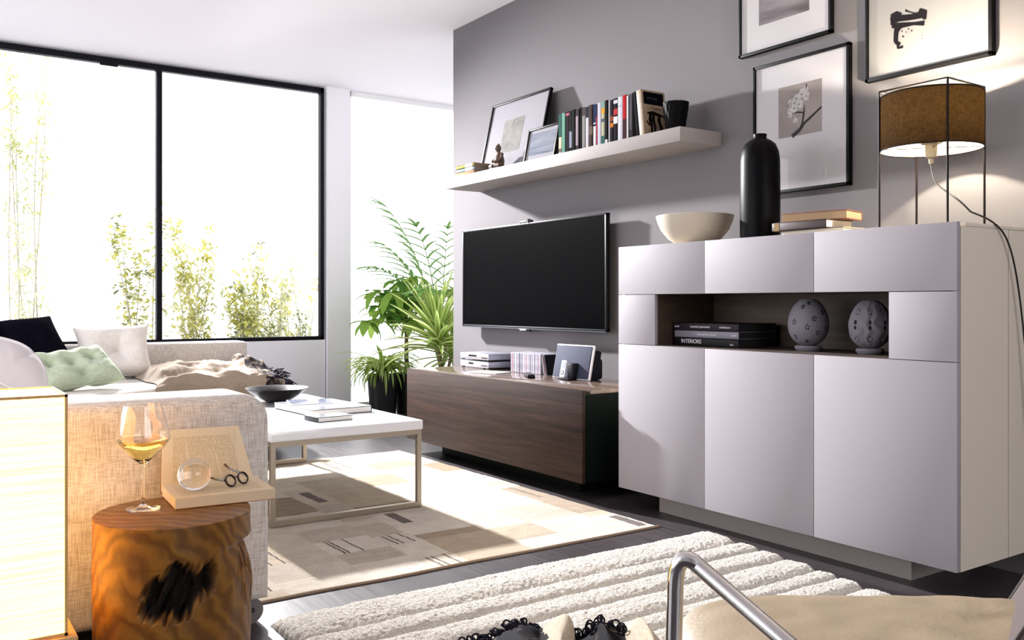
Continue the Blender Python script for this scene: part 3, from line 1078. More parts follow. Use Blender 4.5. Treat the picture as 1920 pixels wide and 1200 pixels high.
def egg(label, c, r, h, m, kind):
    root = thing('pierced_egg', label, 'ornament', c)
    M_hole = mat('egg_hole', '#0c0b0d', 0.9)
    nA, nZ = 240, 150

    def R(t):
        # egg outline, fat below the middle, flat opening at the top
        a = 0.12 + t * (pi - 0.12 - 0.36)
        return r * sin(a) ** 0.92 * (1.0 - 0.10 * cos(pi - a) * 1.0)

    def zz(t):
        a = 0.12 + t * (pi - 0.12 - 0.36)
        lo, hi = -cos(0.12), cos(0.36)
        return 0.02 + (h - 0.02) * ((-cos(a)) - lo) / (hi - lo)

    holes = []
    random.seed(3 if kind == 0 else 8)
    back = math.atan2(-c[1], -c[0])
    if kind == 0:
        for da, t in ((-0.35, 0.80), (0.05, 0.88), (-0.75, 0.55), (-0.05, 0.47), (0.30, 0.60), (0.5, 0.38), (-0.10, 0.20), (-0.8, 0.3), (0.85, 0.7), (1.0, 0.45)):
            for k in range(5):
                a = k * 2 * pi / 5 + 0.3
                holes.append((back - da * -1 + 0.085 * cos(a), t + 0.036 * sin(a) * 0.9, 0.040))
    else:
        for da in (-0.75, 0.0, 0.75, 1.5):
            for t in (0.52, 0.60):
                holes.append((back + da, t - 0.03, 0.075))
            for k in range(5):
                a = k * 2 * pi / 5 + pi / 2
                holes.append((back + da + 0.12 * cos(a), 0.74 + 0.05 * sin(a), 0.030))
                holes.append((back + da + 0.12 * cos(a), 0.30 + 0.05 * sin(a), 0.030))

    def pt(u, v):
        a = u * 2 * pi
        q = R(v)
        if kind == 1:
            q += 0.0016 * sin(11 * a + 1.1 * sin(8 * v * pi) + 2.5 * noise.noise(Vector((2 * cos(a), 2 * sin(a), 4 * v)))) * sin(pi * v) ** 0.5
        else:
            q += 0.0005 * noise.noise(Vector((8 * cos(a), 8 * sin(a), 20 * v)))
        return (c[0] + q * cos(a), c[1] + q * sin(a), c[2] + zz(v))

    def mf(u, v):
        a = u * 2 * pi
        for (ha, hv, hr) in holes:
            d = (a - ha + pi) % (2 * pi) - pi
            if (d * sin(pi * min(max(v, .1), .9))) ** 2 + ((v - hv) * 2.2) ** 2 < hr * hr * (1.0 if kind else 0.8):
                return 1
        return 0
    mb = MB()
    mb.grid(pt, nA, nZ, mf=mf)
    build('shell', mb, [m, M_hole], root, weld=True)
    mb = MB()
    mb.lathe([(0.001, 0), (r * 0.58, 0), (r * 0.64, 0.006), (r * 0.68, 0.012), (r * 0.64, 0.020), (r * 0.55, 0.022), (0.001, 0.022)], c, 48)
    build('saucer', mb, m, root)
    return root


M_egg = mat('grey_bisque', '#716e77', 0.8, bump=0.15, bscale=250)
egg('grey bisque egg pierced with small flowers, beside the piled books', (3.10, 2.36, NZ0 + 0.0005), 0.081, 0.212, M_egg, 0)
egg('grey ribbed egg with round piercings at the right end of the niche', (3.10, 2.075, NZ0 + 0.0005), 0.078, 0.206, M_egg, 1)

# ================================================================== ON THE TELEVISION BENCH
zB = BZ1 + 0.0005
M_sil = mat('brushed_silver', '#c6c6cc', 0.3, metal=0.7)
M_grp = mat('player_side', '#8c8c98', 0.4, metal=0.4)
M_blk = mat('gloss_black_plastic', '#08080c', 0.4, spec=0.2)
for k, lab in enumerate(('silver disc player under the other one on the bench', 'silver disc player on top of the other one on the bench')):
    z = zB + k * 0.052
    t = thing('disc_player', lab, 'disc player', (3.29, 5.12, z), group='disc players on the bench')
    x0, y0, y1 = 3.205, 4.955, 5.31
    build('case', MB().box(x0 + 0.004, 3.405, y0, y1, z + 0.008, z + 0.048, 0.002), M_grp, t)
    build('face', MB().box(x0, x0 + 0.006, y0, y1, z + 0.008, z + 0.048, 0.0015), M_sil, t)
    mb = MB()
    mb.box(x0 - 0.001, x0 + 0.001, 5.10 if k else 5.14, 5.20, z + 0.026, z + 0.038)
    build('display', mb, M_blk, t)
    for j in range(4):
        build('button', MB().tube([(x0 - 0.003, 4.975 + 0.018 * j, z + 0.022), (x0 + 0.001, 4.975 + 0.018 * j, z + 0.022)], 0.004, 10), M_blk, t)
    for (fx, fy) in ((3.22, 4.975), (3.22, 5.29), (3.39, 4.975), (3.39, 5.29)):
        build('foot', MB().tube([(fx, fy, z), (fx, fy, z + 0.0085)], 0.01, 10), M_blk, t)

# row of discs in clear cases
M_case = mat('clear_case', '#a9a9b6', 0.2, spec=0.3)
cdc = ['#9a97a3', '#b7b3bd', '#c9c7cf', '#7e7b88', '#d8d7de', '#a9828f', '#8c8a99', '#c2bfc9']
random.seed(21)
y = 4.755
i = 0
while y > 4.435:
    c = '#8b2f5b' if i == 1 else random.choice(cdc)
    lab = ('magenta spined disc case near the far end of the disc row' if i == 1 else
           {'#9a97a3': 'mid grey', '#b7b3bd': 'pale grey', '#c9c7cf': 'silver grey', '#7e7b88': 'dark grey', '#d8d7de': 'white', '#a9828f': 'dusty pink', '#8c8a99': 'slate grey', '#c2bfc9': 'light mauve grey'}[c] +
           ' disc case standing in the clear row on the bench')
    x0 = 3.25 + random.uniform(-.002, .002)
    t = thing('disc_case', lab, 'disc case', (x0 + 0.07, y - 0.005, zB), group='disc cases standing on the bench' if i != 1 else None)
    build('case', MB().box(x0, x0 + 0.14, y - 0.0098, y, zB, zB + 0.124, 0.0008, seg=1), M_case, t)
    build('spine_card', MB().box(x0 - 0.0006, x0 + 0.0006, y - 0.0080, y - 0.0018, zB + 0.004, zB + 0.118), mat('card_' + c.strip('#'), c, 0.4, vary=0.6, vscale=18, spec=0.2), t)
    y -= 0.0104
    i += 1
for k, (dy, lab, c) in enumerate(((0.0, 'white disc case leaning after the upright disc row', '#d9d8de'), (0.014, 'dark red disc case leaning between two others', '#6d3038'), (0.028, 'black disc case leaning next to the speaker', '#131318'))):
    t = thing('disc_case', lab, 'disc case', (3.26, y - 0.028 - dy, zB), group='disc cases standing on the bench')
    t.rotation_euler = (radians(-12), 0, 0)
    build('case', MB().box(0, 0.14, 0, 0.0098, 0, 0.124, 0.0008, seg=1), mat('black_case', '#15151b', 0.4, spec=0.2) if k == 2 else M_case, t, world=False)
    build('spine_card', MB().box(-0.0006, 0.0006, 0.0015, 0.0085, 0.004, 0.118), mat('card_' + c.strip('#'), c, 0.3), t, world=False)

# speaker with docked player: local frame faces -x
sp = thing('dock_speaker', 'dark blue fabric fronted dock speaker with white rim on the bench', 'speaker', (3.175, 4.055, zB), radians(3))
M_navy = mat('speaker_cloth', '#2d3148', 0.8, bump=0.5, bscale=700)
M_wrim = mat('speaker_rim', '#dfe0e6', 0.3)
tilt = Matrix.Rotation(radians(12), 4, 'Y')
mb = MB()
mb.M = tilt
mb.box(0.006, 0.022, -0.16, 0.16, 0.004, 0.205, 0.006)
build('rim', mb, M_wrim, sp, world=False)
mb = MB()
mb.M = tilt
mb.box(0.0, 0.012, -0.152, 0.152, 0.010, 0.198, 0.005)
build('grille', mb, M_navy, sp, world=False)
mb = MB()
mb.M = tilt
mb.box(0.022, 0.085, -0.15, 0.15, 0.012, 0.185, 0.012)
mb.M = None
mb.box(0.05, 0.135, -0.145, 0.145, 0.0, 0.125, 0.02)
build('body', mb, mat('speaker_body', '#0e0f18', 0.5, spec=0.2), sp, world=False)
mb = MB()
mb.box(-0.055, 0.03, -0.055, 0.035, 0.0, 0.014, 0.004)
mb.box(-0.026, 0.035, -0.062, -0.012, 0.012, 0.095, 0.006)
build('dock', mb, mat('dock_dark', '#0b0b12', 0.5, spec=0.2), sp, world=False)
pl = thing('music_player', 'small white music player standing in the speaker dock', 'music player', wm(sp) @ Vector((-0.04, 0.02, 0.0145)), radians(3))
mb = MB()
mb.M = tilt
mb.box(0, 0.009, -0.021, 0.021, 0, 0.098, 0.004)
build('body', mb, mat('player_white', '#e8e9ee', 0.2), pl, world=False)
mb = MB()
mb.M = tilt
mb.box(-0.001, 0.001, -0.016, 0.016, 0.052, 0.09)
build('screen', mb, mat('player_screen', '#8d93a6', 0.2), pl, world=False)
mb = MB()
mb.M = tilt
mb.tube([(-0.0012, 0, 0.027), (0.001, 0, 0.027)], 0.0145, 24)
wh = build('click_wheel', mb, mat('wheel_grey', '#5d6070', 0.3), pl, world=False)
mb = MB()
mb.M = tilt
mb.tube([(-0.002, 0, 0.027), (0.001, 0, 0.027)], 0.006, 18)
build('centre_button', mb, MATS['player_white'], wh, world=False)

rc = thing('remote_control', 'black remote control lying on the bench before the disc cases', 'remote control', (3.09, 4.33, zB), radians(62))
build('body', MB().box(-0.1, 0.1, -0.024, 0.024, 0.0, 0.02, 0.008), M_blk, rc, world=False)
mb = MB()
for i in range(7):
    for j in range(3):
        mb.box(-0.075 + i * 0.022, -0.063 + i * 0.022, -0.016 + j * 0.012, -0.008 + j * 0.012, 0.0195, 0.0225, 0.001)
build('buttons', mb, mat('button_grey', '#3e3e48', 0.5), rc, world=False)
cs_ = thing('disc_sleeve', 'thin white disc sleeve lying on the bench before the disc players', 'disc sleeve', (3.06, 4.72, zB), radians(20))
build('cover', MB().box(-0.075, 0.075, -0.11, 0.11, 0, 0.008, 0.001), mat('sleeve_white', '#dcdce2', 0.4), cs_, world=False)
build('inlay', MB().box(-0.065, 0.065, -0.1, 0.02, 0.008, 0.0086), mat('sleeve_inlay', '#b5b6c2', 0.5), cs_, world=False)

# ================================================================== SOFA
M_sofa = fabric('sofa_linen', '#d6d1cd', '#aba197', wscale=300)
M_seat = fabric('seat_linen', '#e2dcd3', '#cbc2b6', wscale=300, bump=0.2)
so_ = thing('corner_sofa', 'large cream linen corner sofa with a low arm, under the wide window', 'sofa', (0.6, 4.8, 0))
SXL = -0.75


def soft(mb, x0, x1, y0, y1, z0, z1, r=0.05, puff=0.0, k=10):
    """upholstered block: rounded edges, slightly crowned top"""
    b = bmesh.new()
    bmesh.ops.create_cube(b, size=1)
    for v in b.verts:
        v.co = Vector(((x0 + x1) / 2 + v.co.x * (x1 - x0), (y0 + y1) / 2 + v.co.y * (y1 - y0), (z0 + z1) / 2 + v.co.z * (z1 - z0)))
    bmesh.ops.bevel(b, geom=b.edges[:], offset=r, segments=6, profile=0.5, affect='EDGES')
    return mb.bm(b)


mb = MB()
arm = [(0.02, 0.085)]
# arm: thick padded end, well rounded at its top corner
b_ = bmesh.new()
R_ = 0.085
prof = [(SXL, 0.085), (0.949, 0.085)] + [(0.949 - R_ + R_ * cos(a), 0.722 - R_ + R_ * sin(a)) for a in [i * pi / 2 / 8 for i in range(9)]] + [(SXL, 0.722)]
vs = [b_.verts.new((x, 2.70, z)) for x, z in prof]
f = b_.faces.new(vs)
r = bmesh.ops.extrude_face_region(b_, geom=[f])
for v in r['geom']:
    if isinstance(v, bmesh.types.BMVert):
        v.co.y = 2.97
bmesh.ops.recalc_face_normals(b_, faces=b_.faces[:])
ed = [e for e in b_.edges if abs(e.verts[0].co.y - e.verts[1].co.y) < 1e-6 and min(v.co.z for v in e.verts) > 0.07]
bmesh.ops.bevel(b_, geom=ed, offset=0.036, segments=5, profile=0.5, affect='EDGES')
mb.bm(b_)
build('arm', mb, M_sofa, so_, angle=60)
mb = MB()
mb.prism([(SXL, 2.97), (0.80, 2.97), (0.80, 5.35), (1.50, 5.88), (2.20, 5.98), (2.24, 6.66), (SXL, 6.66)], 0.085, 0.36, 0.02)
build('base', mb, M_sofa, so_)
mb = MB()
mb.prism([(-0.42, 2.98), (0.86, 2.98), (0.86, 5.31), (1.54, 5.82), (1.54, 6.46), (-0.42, 6.46)], 0.355, 0.50, 0.045, seg=4)
build('seat_cushion', mb, M_seat, so_, angle=60)
mb = MB()
mb.prism([(1.545, 5.83), (2.05, 5.90), (2.17, 5.95), (2.24, 6.05), (2.27, 6.2), (2.27, 6.62), (2.22, 6.7), (2.12, 6.74), (2.11, 6.45), (1.545, 6.45)], 0.355, 0.50, 0.045, seg=4)
build('seat_cushion', mb, M_seat, so_, angle=60)
build('backrest', soft(MB(), SXL + 0.2, 2.102, 6.47, 6.70, 0.355, 0.722, 0.03), M_sofa, so_, angle=60)
build('backrest', soft(MB(), SXL, -0.44, 2.97, 6.70, 0.355, 0.722, 0.04), M_sofa, so_, angle=60)
M_cast = mat('caster_grey', '#6d6668', 0.4)
M_castb = mat('caster_black', '#1c1b1d', 0.5)
for (x, y) in ((0.905, 2.79), (1.86, 5.98), (-0.5, 2.79), (0.60, 5.2)):
    c_ = build('caster', MB().tube([(x, y - 0.03, 0.041), (x, y + 0.03, 0.041)], 0.0405, 28), M_cast, so_)
    build('fork', MB().box(x - 0.045, x + 0.02, y - 0.012, y + 0.045, 0.045, 0.09, 0.006).box(x - 0.012, x + 0.012, y - 0.035, y + 0.035, 0.035, 0.05, 0.003), M_castb, c_)


# ------------------------------------------------------------------ cushions
def pillow(name, label, loc, size, rot, m, tufts=(), group=None, btn=None, seed=0, pinch=0.10, buttons=True, fold=None, shear=0.0, rnd=0.0, crease=0.06):
    wd, ht, th = size
    root = thing(name, label, 'cushion', loc, group=group)
    root.rotation_euler = rot
    n = 44

    def fn(side):
        def f(u, v):
            x, y = 2 * u - 1, 2 * v - 1
            px = x * (1 - pinch * (1 - abs(y) ** 2) * abs(x) ** 3 * 0.9)
            py = y * (1 - pinch * (1 - abs(x) ** 2) * abs(y) ** 3 * 0.9)
            if rnd:
                m_ = max(abs(x), abs(y))
                k_ = (abs(x) ** 3.2 + abs(y) ** 3.2) ** (1 / 3.2)
                if k_ > 1e-6:
                    q_ = 1 + rnd * (m_ / k_ - 1)
                    px *= q_
                    py *= q_
            px -= shear * y
            t = ((1 - x ** 4) * (1 - y ** 4)) ** 0.55
            d = 0
            for (tx, ty, rr_, dp) in tufts:
                q = math.hypot((x - tx) * wd / 2, (y - ty) * ht / 2)
                d += dp * math.exp(-(q / rr_) ** 1.1)
            if tufts:
                k = 0
                for (tx, ty, rr_, dp) in tufts:
                    q = math.hypot((x - tx), (y - ty))
                    a = math.atan2(y - ty, x - tx)
                    k += crease * math.exp(-q / 0.6) * (abs(cos(2.5 * a + seed)) ** 0.5 * 2 - 1.2)
                t *= 1 + k
            t = max(t * (1 - min(d, 0.82)), 0.0)
            wv = 0.05 * noise.noise(Vector((3.1 * x + seed, 2.7 * y, seed * 1.7))) + 0.03 * noise.noise(Vector((7 * x + seed, 6 * y, seed)))
            t += wv * ((1 - x * x) * (1 - y * y)) ** 0.5
            if fold:
                t -= fold * math.exp(-((x - 0.15 * y + 0.25) / 0.12) ** 2) * ((1 - x * x) * (1 - y * y)) ** 0.4
            return (px * wd / 2, py * ht / 2, side * t * th / 2)
        return f
    mb = MB()
    mb.grid(fn(1), n, n)
    mb.grid(fn(-1), n, n)
    build('cover', mb, m, root, world=False, weld=True, angle=80)
    mb = MB()
    e = []
    for i in range(n):
        e.append(fn(1)(i / n, 0))
    for i in range(n):
        e.append(fn(1)(1, i / n))
    for i in range(n):
        e.append(fn(1)(1 - i / n, 1))
    for i in range(n):
        e.append(fn(1)(0, 1 - i / n))
    mb.tube(e, 0.0035, 6, loop=True)
    build('seam', mb, m, root, world=False)
    if buttons:
        for (tx, ty, rr_, dp) in tufts:
            p = Vector(fn(1)((tx + 1) / 2, (ty + 1) / 2))
            build('button', MB().sphere(p + Vector((0, 0, 0.004)), 0.012, (1, 1, 0.5), 14, 8), btn or m, root, world=False)
    return root


M_pw = fabric('pillow_white', '#e6e1dc', '#d2cbc4', wscale=380, bump=0.15)
M_pn = mat('pillow_navy', '#0a0a15', 0.95, bump=0.5, bscale=300, spec=0.05)
M_pg = fabric('pillow_green', '#c3ceb6', '#a4b396', wscale=420, bump=0.25)
M_pb = mat('pillow_lilac', '#d6d0d2', 0.9, bump=0.4, bscale=260, spec=0.2)
lean = radians(68)
pillow('cushion', 'white square cushion with one centre button against the sofa back', (1.17, 6.33, 0.675), (0.46, 0.37, 0.22), (lean, radians(-3), radians(-4)), M_pw, [(0.08, 0.0, 0.075, 0.8)], seed=1.3, pinch=0.14, crease=0.16)
pillow('cushion', 'dark navy square cushion against the sofa back', (0.62, 6.30, 0.705), (0.56, 0.43, 0.20), (radians(68), radians(-3), radians(4)), M_pn, [(0.1, 0.0, 0.03, 0.3)], seed=2.2, pinch=0.08, fold=0.5, shear=0.30)
pillow('cushion', 'sage green oblong tufted cushion lying before the white one', (0.825, 5.66, 0.625), (0.44, 0.27, 0.19), (radians(50), radians(-7), radians(8)), M_pg,
       [(-0.55, 0.15, 0.036, 0.85), (-0.02, 0.15, 0.036, 0.85), (0.5, 0.2, 0.036, 0.85), (-0.3, 0.95, 0.04, 0.8), (0.22, 0.95, 0.04, 0.8), (0.7, 0.95, 0.035, 0.7), (0.05, -0.5, 0.03, 0.7), (0.05, -0.9, 0.032, 0.75)], seed=3.1, pinch=0.05, buttons=False, shear=0.16, crease=0.10)
pillow('cushion', 'large pale lilac grey cushion at the left edge, behind the glowing lantern', (0.37, 4.84, 0.635), (0.46, 0.42, 0.17), (radians(74), radians(14), radians(-6)), M_pb, [], seed=4.4, pinch=0.0, shear=0.25, rnd=1.0)
pillow('cushion', 'small off white cushion in front of the lilac grey one at the left edge', (0.20, 4.32, 0.61), (0.34, 0.30, 0.12), (radians(70), radians(36), radians(-4)), M_pw, [], seed=5.4, pinch=0.08)

# ------------------------------------------------------------------ throw on the sofa
M_throw = fabric('throw_taupe', '#a0907f', '#857564', wscale=420, bump=0.3)
M_thd = noisy_print('throw_dark', [(0.4, '#12111c'), (0.52, '#3b3330'), (0.62, '#8f8273')], ns=26, dist=0.2)
M_fr = mat('throw_fringe', '#131222', 0.9)
tw = thing('throw_blanket', 'taupe wool throw with dark fringed end heaped on the sofa seat', 'blanket', (1.7, 6.1, 0.5))


def thrown(u, v):
    # u along the sofa (left to right), v from the back to over the front edge
    x = 1.28 + u * 0.86 + 0.03 * noise.noise(Vector((3 * u, 4 * v, 1)))
    yb = 6.42 - 0.02 * sin(6 * u)
    x_edge = x
    yf = 5.79 + 0.10 * max(0, (x - 1.5)) if x > 1.5 else 5.79 - (1.5 - x) * 0.62
    n1 = noise.noise(Vector((4.5 * u + 0.7, 6 * v, 3.1)))
    n2 = noise.noise(Vector((11 * u, 9 * v, 5.1)))
    hgt = 0.504 + 0.028 + 0.050 * (1 - v) ** 1.2 * (1 + 0.8 * n1) + 0.030 * n1 + 0.014 * n2
    hgt += 0.035 * math.exp(-((v - 0.30 - 0.2 * u) / 0.07) ** 2) + 0.03 * math.exp(-((v - 0.55 + 0.1 * u) / 0.06) ** 2)
    hgt += 0.035 * math.exp(-((u - 0.28) / 0.06) ** 2 - ((v - 0.25) / 0.15) ** 2) + 0.04 * math.exp(-((u - 0.80) / 0.05) ** 2) * (1 - v)
    hgt += 0.018 * noise.noise(Vector((7 * u + 3 * v, 20 * v, 9))) + 0.012 * abs(noise.noise(Vector((16 * u - 8 * v, 14 * v, 2))))
    env = min(1, 10 * u, 10 * (1 - u)) * min(1, 8 * v)
    hgt = 0.506 + (hgt - 0.506) * max(env, 0.05)
    t0 = 0.72
    if v < t0:
        y = yb + (yf - yb) * (v / t0)
        return (x, y, max(hgt, 0.506))
    k = (v - t0) / (1 - t0)
    drop = 0.02 + 0.09 * (0.4 + 0.6 * min(1, u * 1.6))
    y = yf - 0.035 * sin(min(1, k * 2) * pi / 2) - 0.015 * sin(26 * u) * k
    return (x, y, max(hgt, 0.51) * (1 - k) + (0.506 - drop) * k)


mb = MB()
mb.grid(thrown, 90, 60, mf=lambda u, v: 1 if (u > 0.80 + 0.05 * sin(9 * v) or (0.62 < u < 0.8 and v < 0.35 and noise.noise(Vector((9 * u, 9 * v, 2))) > 0.05)) else 0)
build('cloth', mb, [M_throw, M_thd], tw, angle=80)
mb = MB()
random.seed(5)
for i in range(70):
    v = i / 69 * 0.95
    p = Vector(thrown(1.0, v))
    q = p + Vector((random.uniform(0.02, 0.09), random.uniform(-0.04, 0.02), random.uniform(-0.01, 0.03) - (0.05 if v > 0.75 else 0)))
    q.z = max(q.z, 0.507) if v < 0.72 else q.z
    mb.tube([p, (p + q) / 2 + Vector((0, 0, random.uniform(0.0, 0.02))), q], [0.0035, 0.005, 0.003], 5)
for i in range(26):
    p = Vector(thrown(random.uniform(0.6, 0.72), random.uniform(0.05, 0.3)))
    q = p + Vector((random.uniform(-0.05, 0.05), random.uniform(-0.05, 0.0), random.uniform(0.0, 0.02)))
    mb.tube([p, (p + q) / 2 + Vector((0, 0, 0.012)), q], [0.003, 0.005, 0.003], 5)
tag(build('fringe', mb, M_fr, tw), kind='stuff')

# ================================================================== COFFEE TABLE
M_tt = mat('table_lacquer', '#e6e6ea', 0.18, coat=0.6)
M_ste = mat('satin_steel', '#a89d8e', 0.35, metal=0.75)
ct = thing('coffee_table', 'low white topped coffee table on a slim steel frame', 'table', (1.73, 4.62, 0))
CX0, CX1, CY0, CY1, CZ = 1.352, 2.108, 3.845, 5.38, 0.43
build('tabletop', MB().box(CX0, CX1, CY0, CY1, CZ - 0.044, CZ, 0.002), M_tt, ct)
for y in (CY0 + 0.01, CY1 - 0.035):
    mb = MB()
    t = 0.024
    zb0 = 0.0085
    mb.box(CX0 + 0.002, CX0 + t, y, y + t, zb0, CZ - 0.045).box(CX1 - t, CX1 - 0.002, y, y + t, zb0, CZ - 0.045)
    mb.box(CX0 + t, CX1 - t, y, y + t, zb0, zb0 + t).box(CX0 + t, CX1 - t, y, y + t, CZ - 0.045 - t, CZ - 0.045)
    build('leg_frame', mb, M_ste, ct)
for x in (CX0 + 0.002, CX1 - 0.024):
    build('rail', MB().box(x, x + 0.022, CY0 + 0.034, CY1 - 0.035, CZ - 0.069, CZ - 0.045), M_ste, ct)
prof = [(0.001, 0.0), (0.06, 0.0), (0.066, 0.006), (0.10, 0.024), (0.145, 0.052), (0.176, 0.078), (0.177, 0.082), (0.170, 0.081), (0.14, 0.058), (0.09, 0.032), (0.04, 0.022), (0.001, 0.020)]
tag(build('bowl', MB().lathe(prof, (1.80, 5.02, CZ + 0.0005), 64), mat('dark_lacquer_bowl', '#0b0507', 0.3, spec=0.3)), 'wide shallow dark bowl on the white coffee table', 'bowl')
zt_ = CZ + 0.0005
M_bkc = mat('book_blackcover', '#1b1b20', 0.4)
M_glo = mat('glossy_cover', '#cfd2dc', 0.15, coat=0.8, vary=0.25, vscale=7)
bk1 = thing('book', 'large book with a glossy pale cover on the coffee table', 'book', (1.86, 4.50, zt_), radians(4))
mb = MB()
mb.box(-0.17, 0.17, -0.23, 0.23, 0, 0.003, 0.0008).box(0.166, 0.17, -0.23, 0.23, 0, 0.032, 0.001).box(-0.17, 0.17, -0.23, 0.23, 0.029, 0.032, 0.0008)
build('cover', mb, M_bkc, bk1, world=False)
build('pages', MB().box(-0.167, 0.166, -0.227, 0.227, 0.003, 0.029), mat('white_pages', '#e3e0da', 0.8, bump=0.3, bscale=700), bk1, world=False)
build('cover_art', MB().box(-0.168, 0.168, -0.228, 0.228, 0.032, 0.0326), M_glo, bk1, world=False)
mg = thing('magazine', 'glossy magazine lying on the far side of the large book', 'magazine', (1.83, 4.60, zt_ + 0.033), radians(-14))
build('sheets', MB().box(-0.11, 0.11, -0.10, 0.12, 0, 0.006, 0.001), mat('white_sheets', '#dfe0e6', 0.3), mg, world=False)
build('cover_art', MB().box(-0.108, 0.108, -0.098, 0.118, 0.006, 0.0066), mat('magazine_cover', '#9aa3b8', 0.15, coat=0.8, vary=0.5, vscale=11), mg, world=False)
nb = thing('notebook', 'small dark edged notebook on the coffee table in front of the large book', 'notebook', (1.735, 4.115, zt_), radians(5))
mb = MB()
mb.box(-0.095, 0.095, -0.07, 0.07, 0, 0.0025, 0.0008).box(-0.095, 0.095, -0.07, 0.07, 0.0205, 0.023, 0.0008).box(-0.095, -0.091, -0.07, 0.07, 0, 0.023, 0.001)
build('cover', mb, M_bkc, nb, world=False)
build('pages', MB().box(-0.092, 0.092, -0.068, 0.068, 0.0025, 0.0205), MATS['white_pages'], nb, world=False)
build('cover_art', MB().box(-0.094, 0.094, -0.069, 0.069, 0.023, 0.0234), M_glo, nb, world=False)

# ================================================================== RUGS
random.seed(77)
RX0, RX1, RY0, RY1 = 0.70, 2.80, 2.93, 5.42
pal = ['#b6aa99', '#a4927a', '#c3b9aa', '#8f7b62', '#bcb1a2', '#836a4e', '#a89b8a', '#412b25', '#ab9a82']
cols = []
x = RX0
while x < RX1 - 0.01:
    wd = random.choice([0.16, 0.2, 0.24, 0.3])
    x1 = min(RX1, x + wd)
    if RX1 - x1 < 0.1:
        x1 = RX1
    cuts = [RY0]
    while cuts[-1] < RY1:
        cuts.append(cuts[-1] + random.choice([0.09, 0.16, 0.22, 0.3, 0.38]))
    cols.append((x, x1, cuts, [random.choices(range(9), [7, 4, 7, 2, 7, 1.2, 5, 0.0, 5])[0] for _ in cuts], [random.random() for _ in cuts]))
    x = x1


def patch(x, y):
    for (a, b, cuts, ms, rs) in cols:
        if a <= x <= b:
            for i in range(len(cuts) - 1):
                if cuts[i] <= y < cuts[i + 1]:
                    ed = min(x - a, b - x, y - cuts[i], cuts[i + 1] - y)
                    # small dark inlays and stripes
                    if rs[i] > 0.93 and (cuts[i + 1] - cuts[i]) > 0.14 and 0.06 < (x - a) < 0.115 and 0.15 < (y - cuts[i]) / (cuts[i + 1] - cuts[i]) < 0.85:
                        return 7, ed
                    if rs[i] < 0.16 and (cuts[i + 1] - cuts[i]) > 0.15 and (0.04 < (x - a) < 0.05 or 0.062 < (x - a) < 0.07 or 0.12 < x - a < 0.128):
                        return 7, ed
                    return ms[i], ed
    return 0, 0.1


def rugp(u, v):
    x, y = RX0 + u * (RX1 - RX0), RY0 + v * (RY1 - RY0)
    _, ed = patch(x, y)
    e2 = min(u * 2.1, (1 - u) * 2.1, v * 2.5, (1 - v) * 2.5)
    h = 0.0055 + 0.0022 * noise.noise(Vector((2.2 * x, 5 * y, 0))) + 0.0022 * noise.noise(Vector((9 * x, 30 * y, 4)))
    h -= 0.0016 * math.exp(-ed / 0.006)
    dx = 0.012 * noise.noise(Vector((0, 3 * y, 7)))
    dy = 0.010 * noise.noise(Vector((3 * x, 0, 3)))
    if e2 < 0.003:
        h = 0.0005
    return (x + dx, y + dy, max(0.0006, h))


mb = MB()
mb.grid(rugp, 240, 280, mf=lambda u, v: patch(RX0 + u * (RX1 - RX0), RY0 + v * (RY1 - RY0))[0])
rugm = []
for i, c_ in enumerate(pal):
    rugm.append(fabric('rug_%s' % c_.strip('#'), c_, '#' + ''.join('%02x' % int(int(c_[k:k + 2], 16) * 0.86) for k in (1, 3, 5)), wscale=120, bump=0.5))
rg = thing('patchwork_rug', 'flat cream and beige patchwork rug under the coffee table', 'rug', ((RX0 + RX1) / 2, (RY0 + RY1) / 2, 0))
build('weave', mb, rugm, rg, angle=80)
e = [Vector(rugp(i / 60, 0)) + Vector((0, 0, 0.003)) for i in range(61)]
build('border', MB().tube(e, 0.006, 6), mat('rug_binding', '#a08a74', 0.9, bump=0.5, bscale=300), rg)

# shaggy ridged rug in front
ridges = [2.72, 2.50, 2.375, 2.235, 2.075, 1.975, 1.86, 1.72, 1.56]
M_shag = mat('shag_wool', '#ece5da', 1.0, bump=1.0, bscale=190, spec=0.1, sheen=0.3)
M_shag.node_tree.nodes['Bump'].inputs['Distance'].default_value = 0.02
SX0, SX1 = 0.95, 2.86


def shag(u, v):
    y = ridges[-1] + (ridges[0] - ridges[-1]) * v
    for i in range(len(ridges) - 1):
        if ridges[i + 1] <= y <= ridges[i] + 1e-6:
            a, b_ = ridges[i + 1], ridges[i]
            k = (y - a) / (b_ - a)
            off = 0.012 * noise.noise(Vector((i * 3.3, 1, 1)))
            x1 = SX1 - 0.018 * i + off - 0.03 * (abs(2 * k - 1) ** 4)
            break
    x = SX0 + (x1 - SX0) * u
    prof = (1 - abs(2 * k - 1) ** 3.6)
    h = 0.012 + 0.019 * prof
    h += 0.003 * noise.noise(Vector((14 * x, 20 * y, 1))) + 0.003 * noise.noise(Vector((75 * x, 75 * y, 2))) + 0.004 * noise.noise(Vector((160 * x, 160 * y, 2)))
    e2 = min(u * (SX1 - SX0), (1 - u) * (SX1 - SX0), 0.03 + v * 0.1 if v < .01 else 1, (1 - v) * 1.2)
    if e2 < 0.025:
        h *= (e2 / 0.025) ** 0.5
    yw = y + 0.014 * noise.noise(Vector((1.8 * x, i, 0))) + 0.004 * noise.noise(Vector((60 * x, 60 * y, 6)))
    return (x + 0.004 * noise.noise(Vector((60 * x, 60 * y, 9))), yw, max(0.001, h))


mb = MB()
mb.grid(shag, 420, 270)
sg = tag(build('shag_rug', mb, M_shag, angle=180), 'thick cream shaggy rug with raised ridges in the foreground', 'rug')

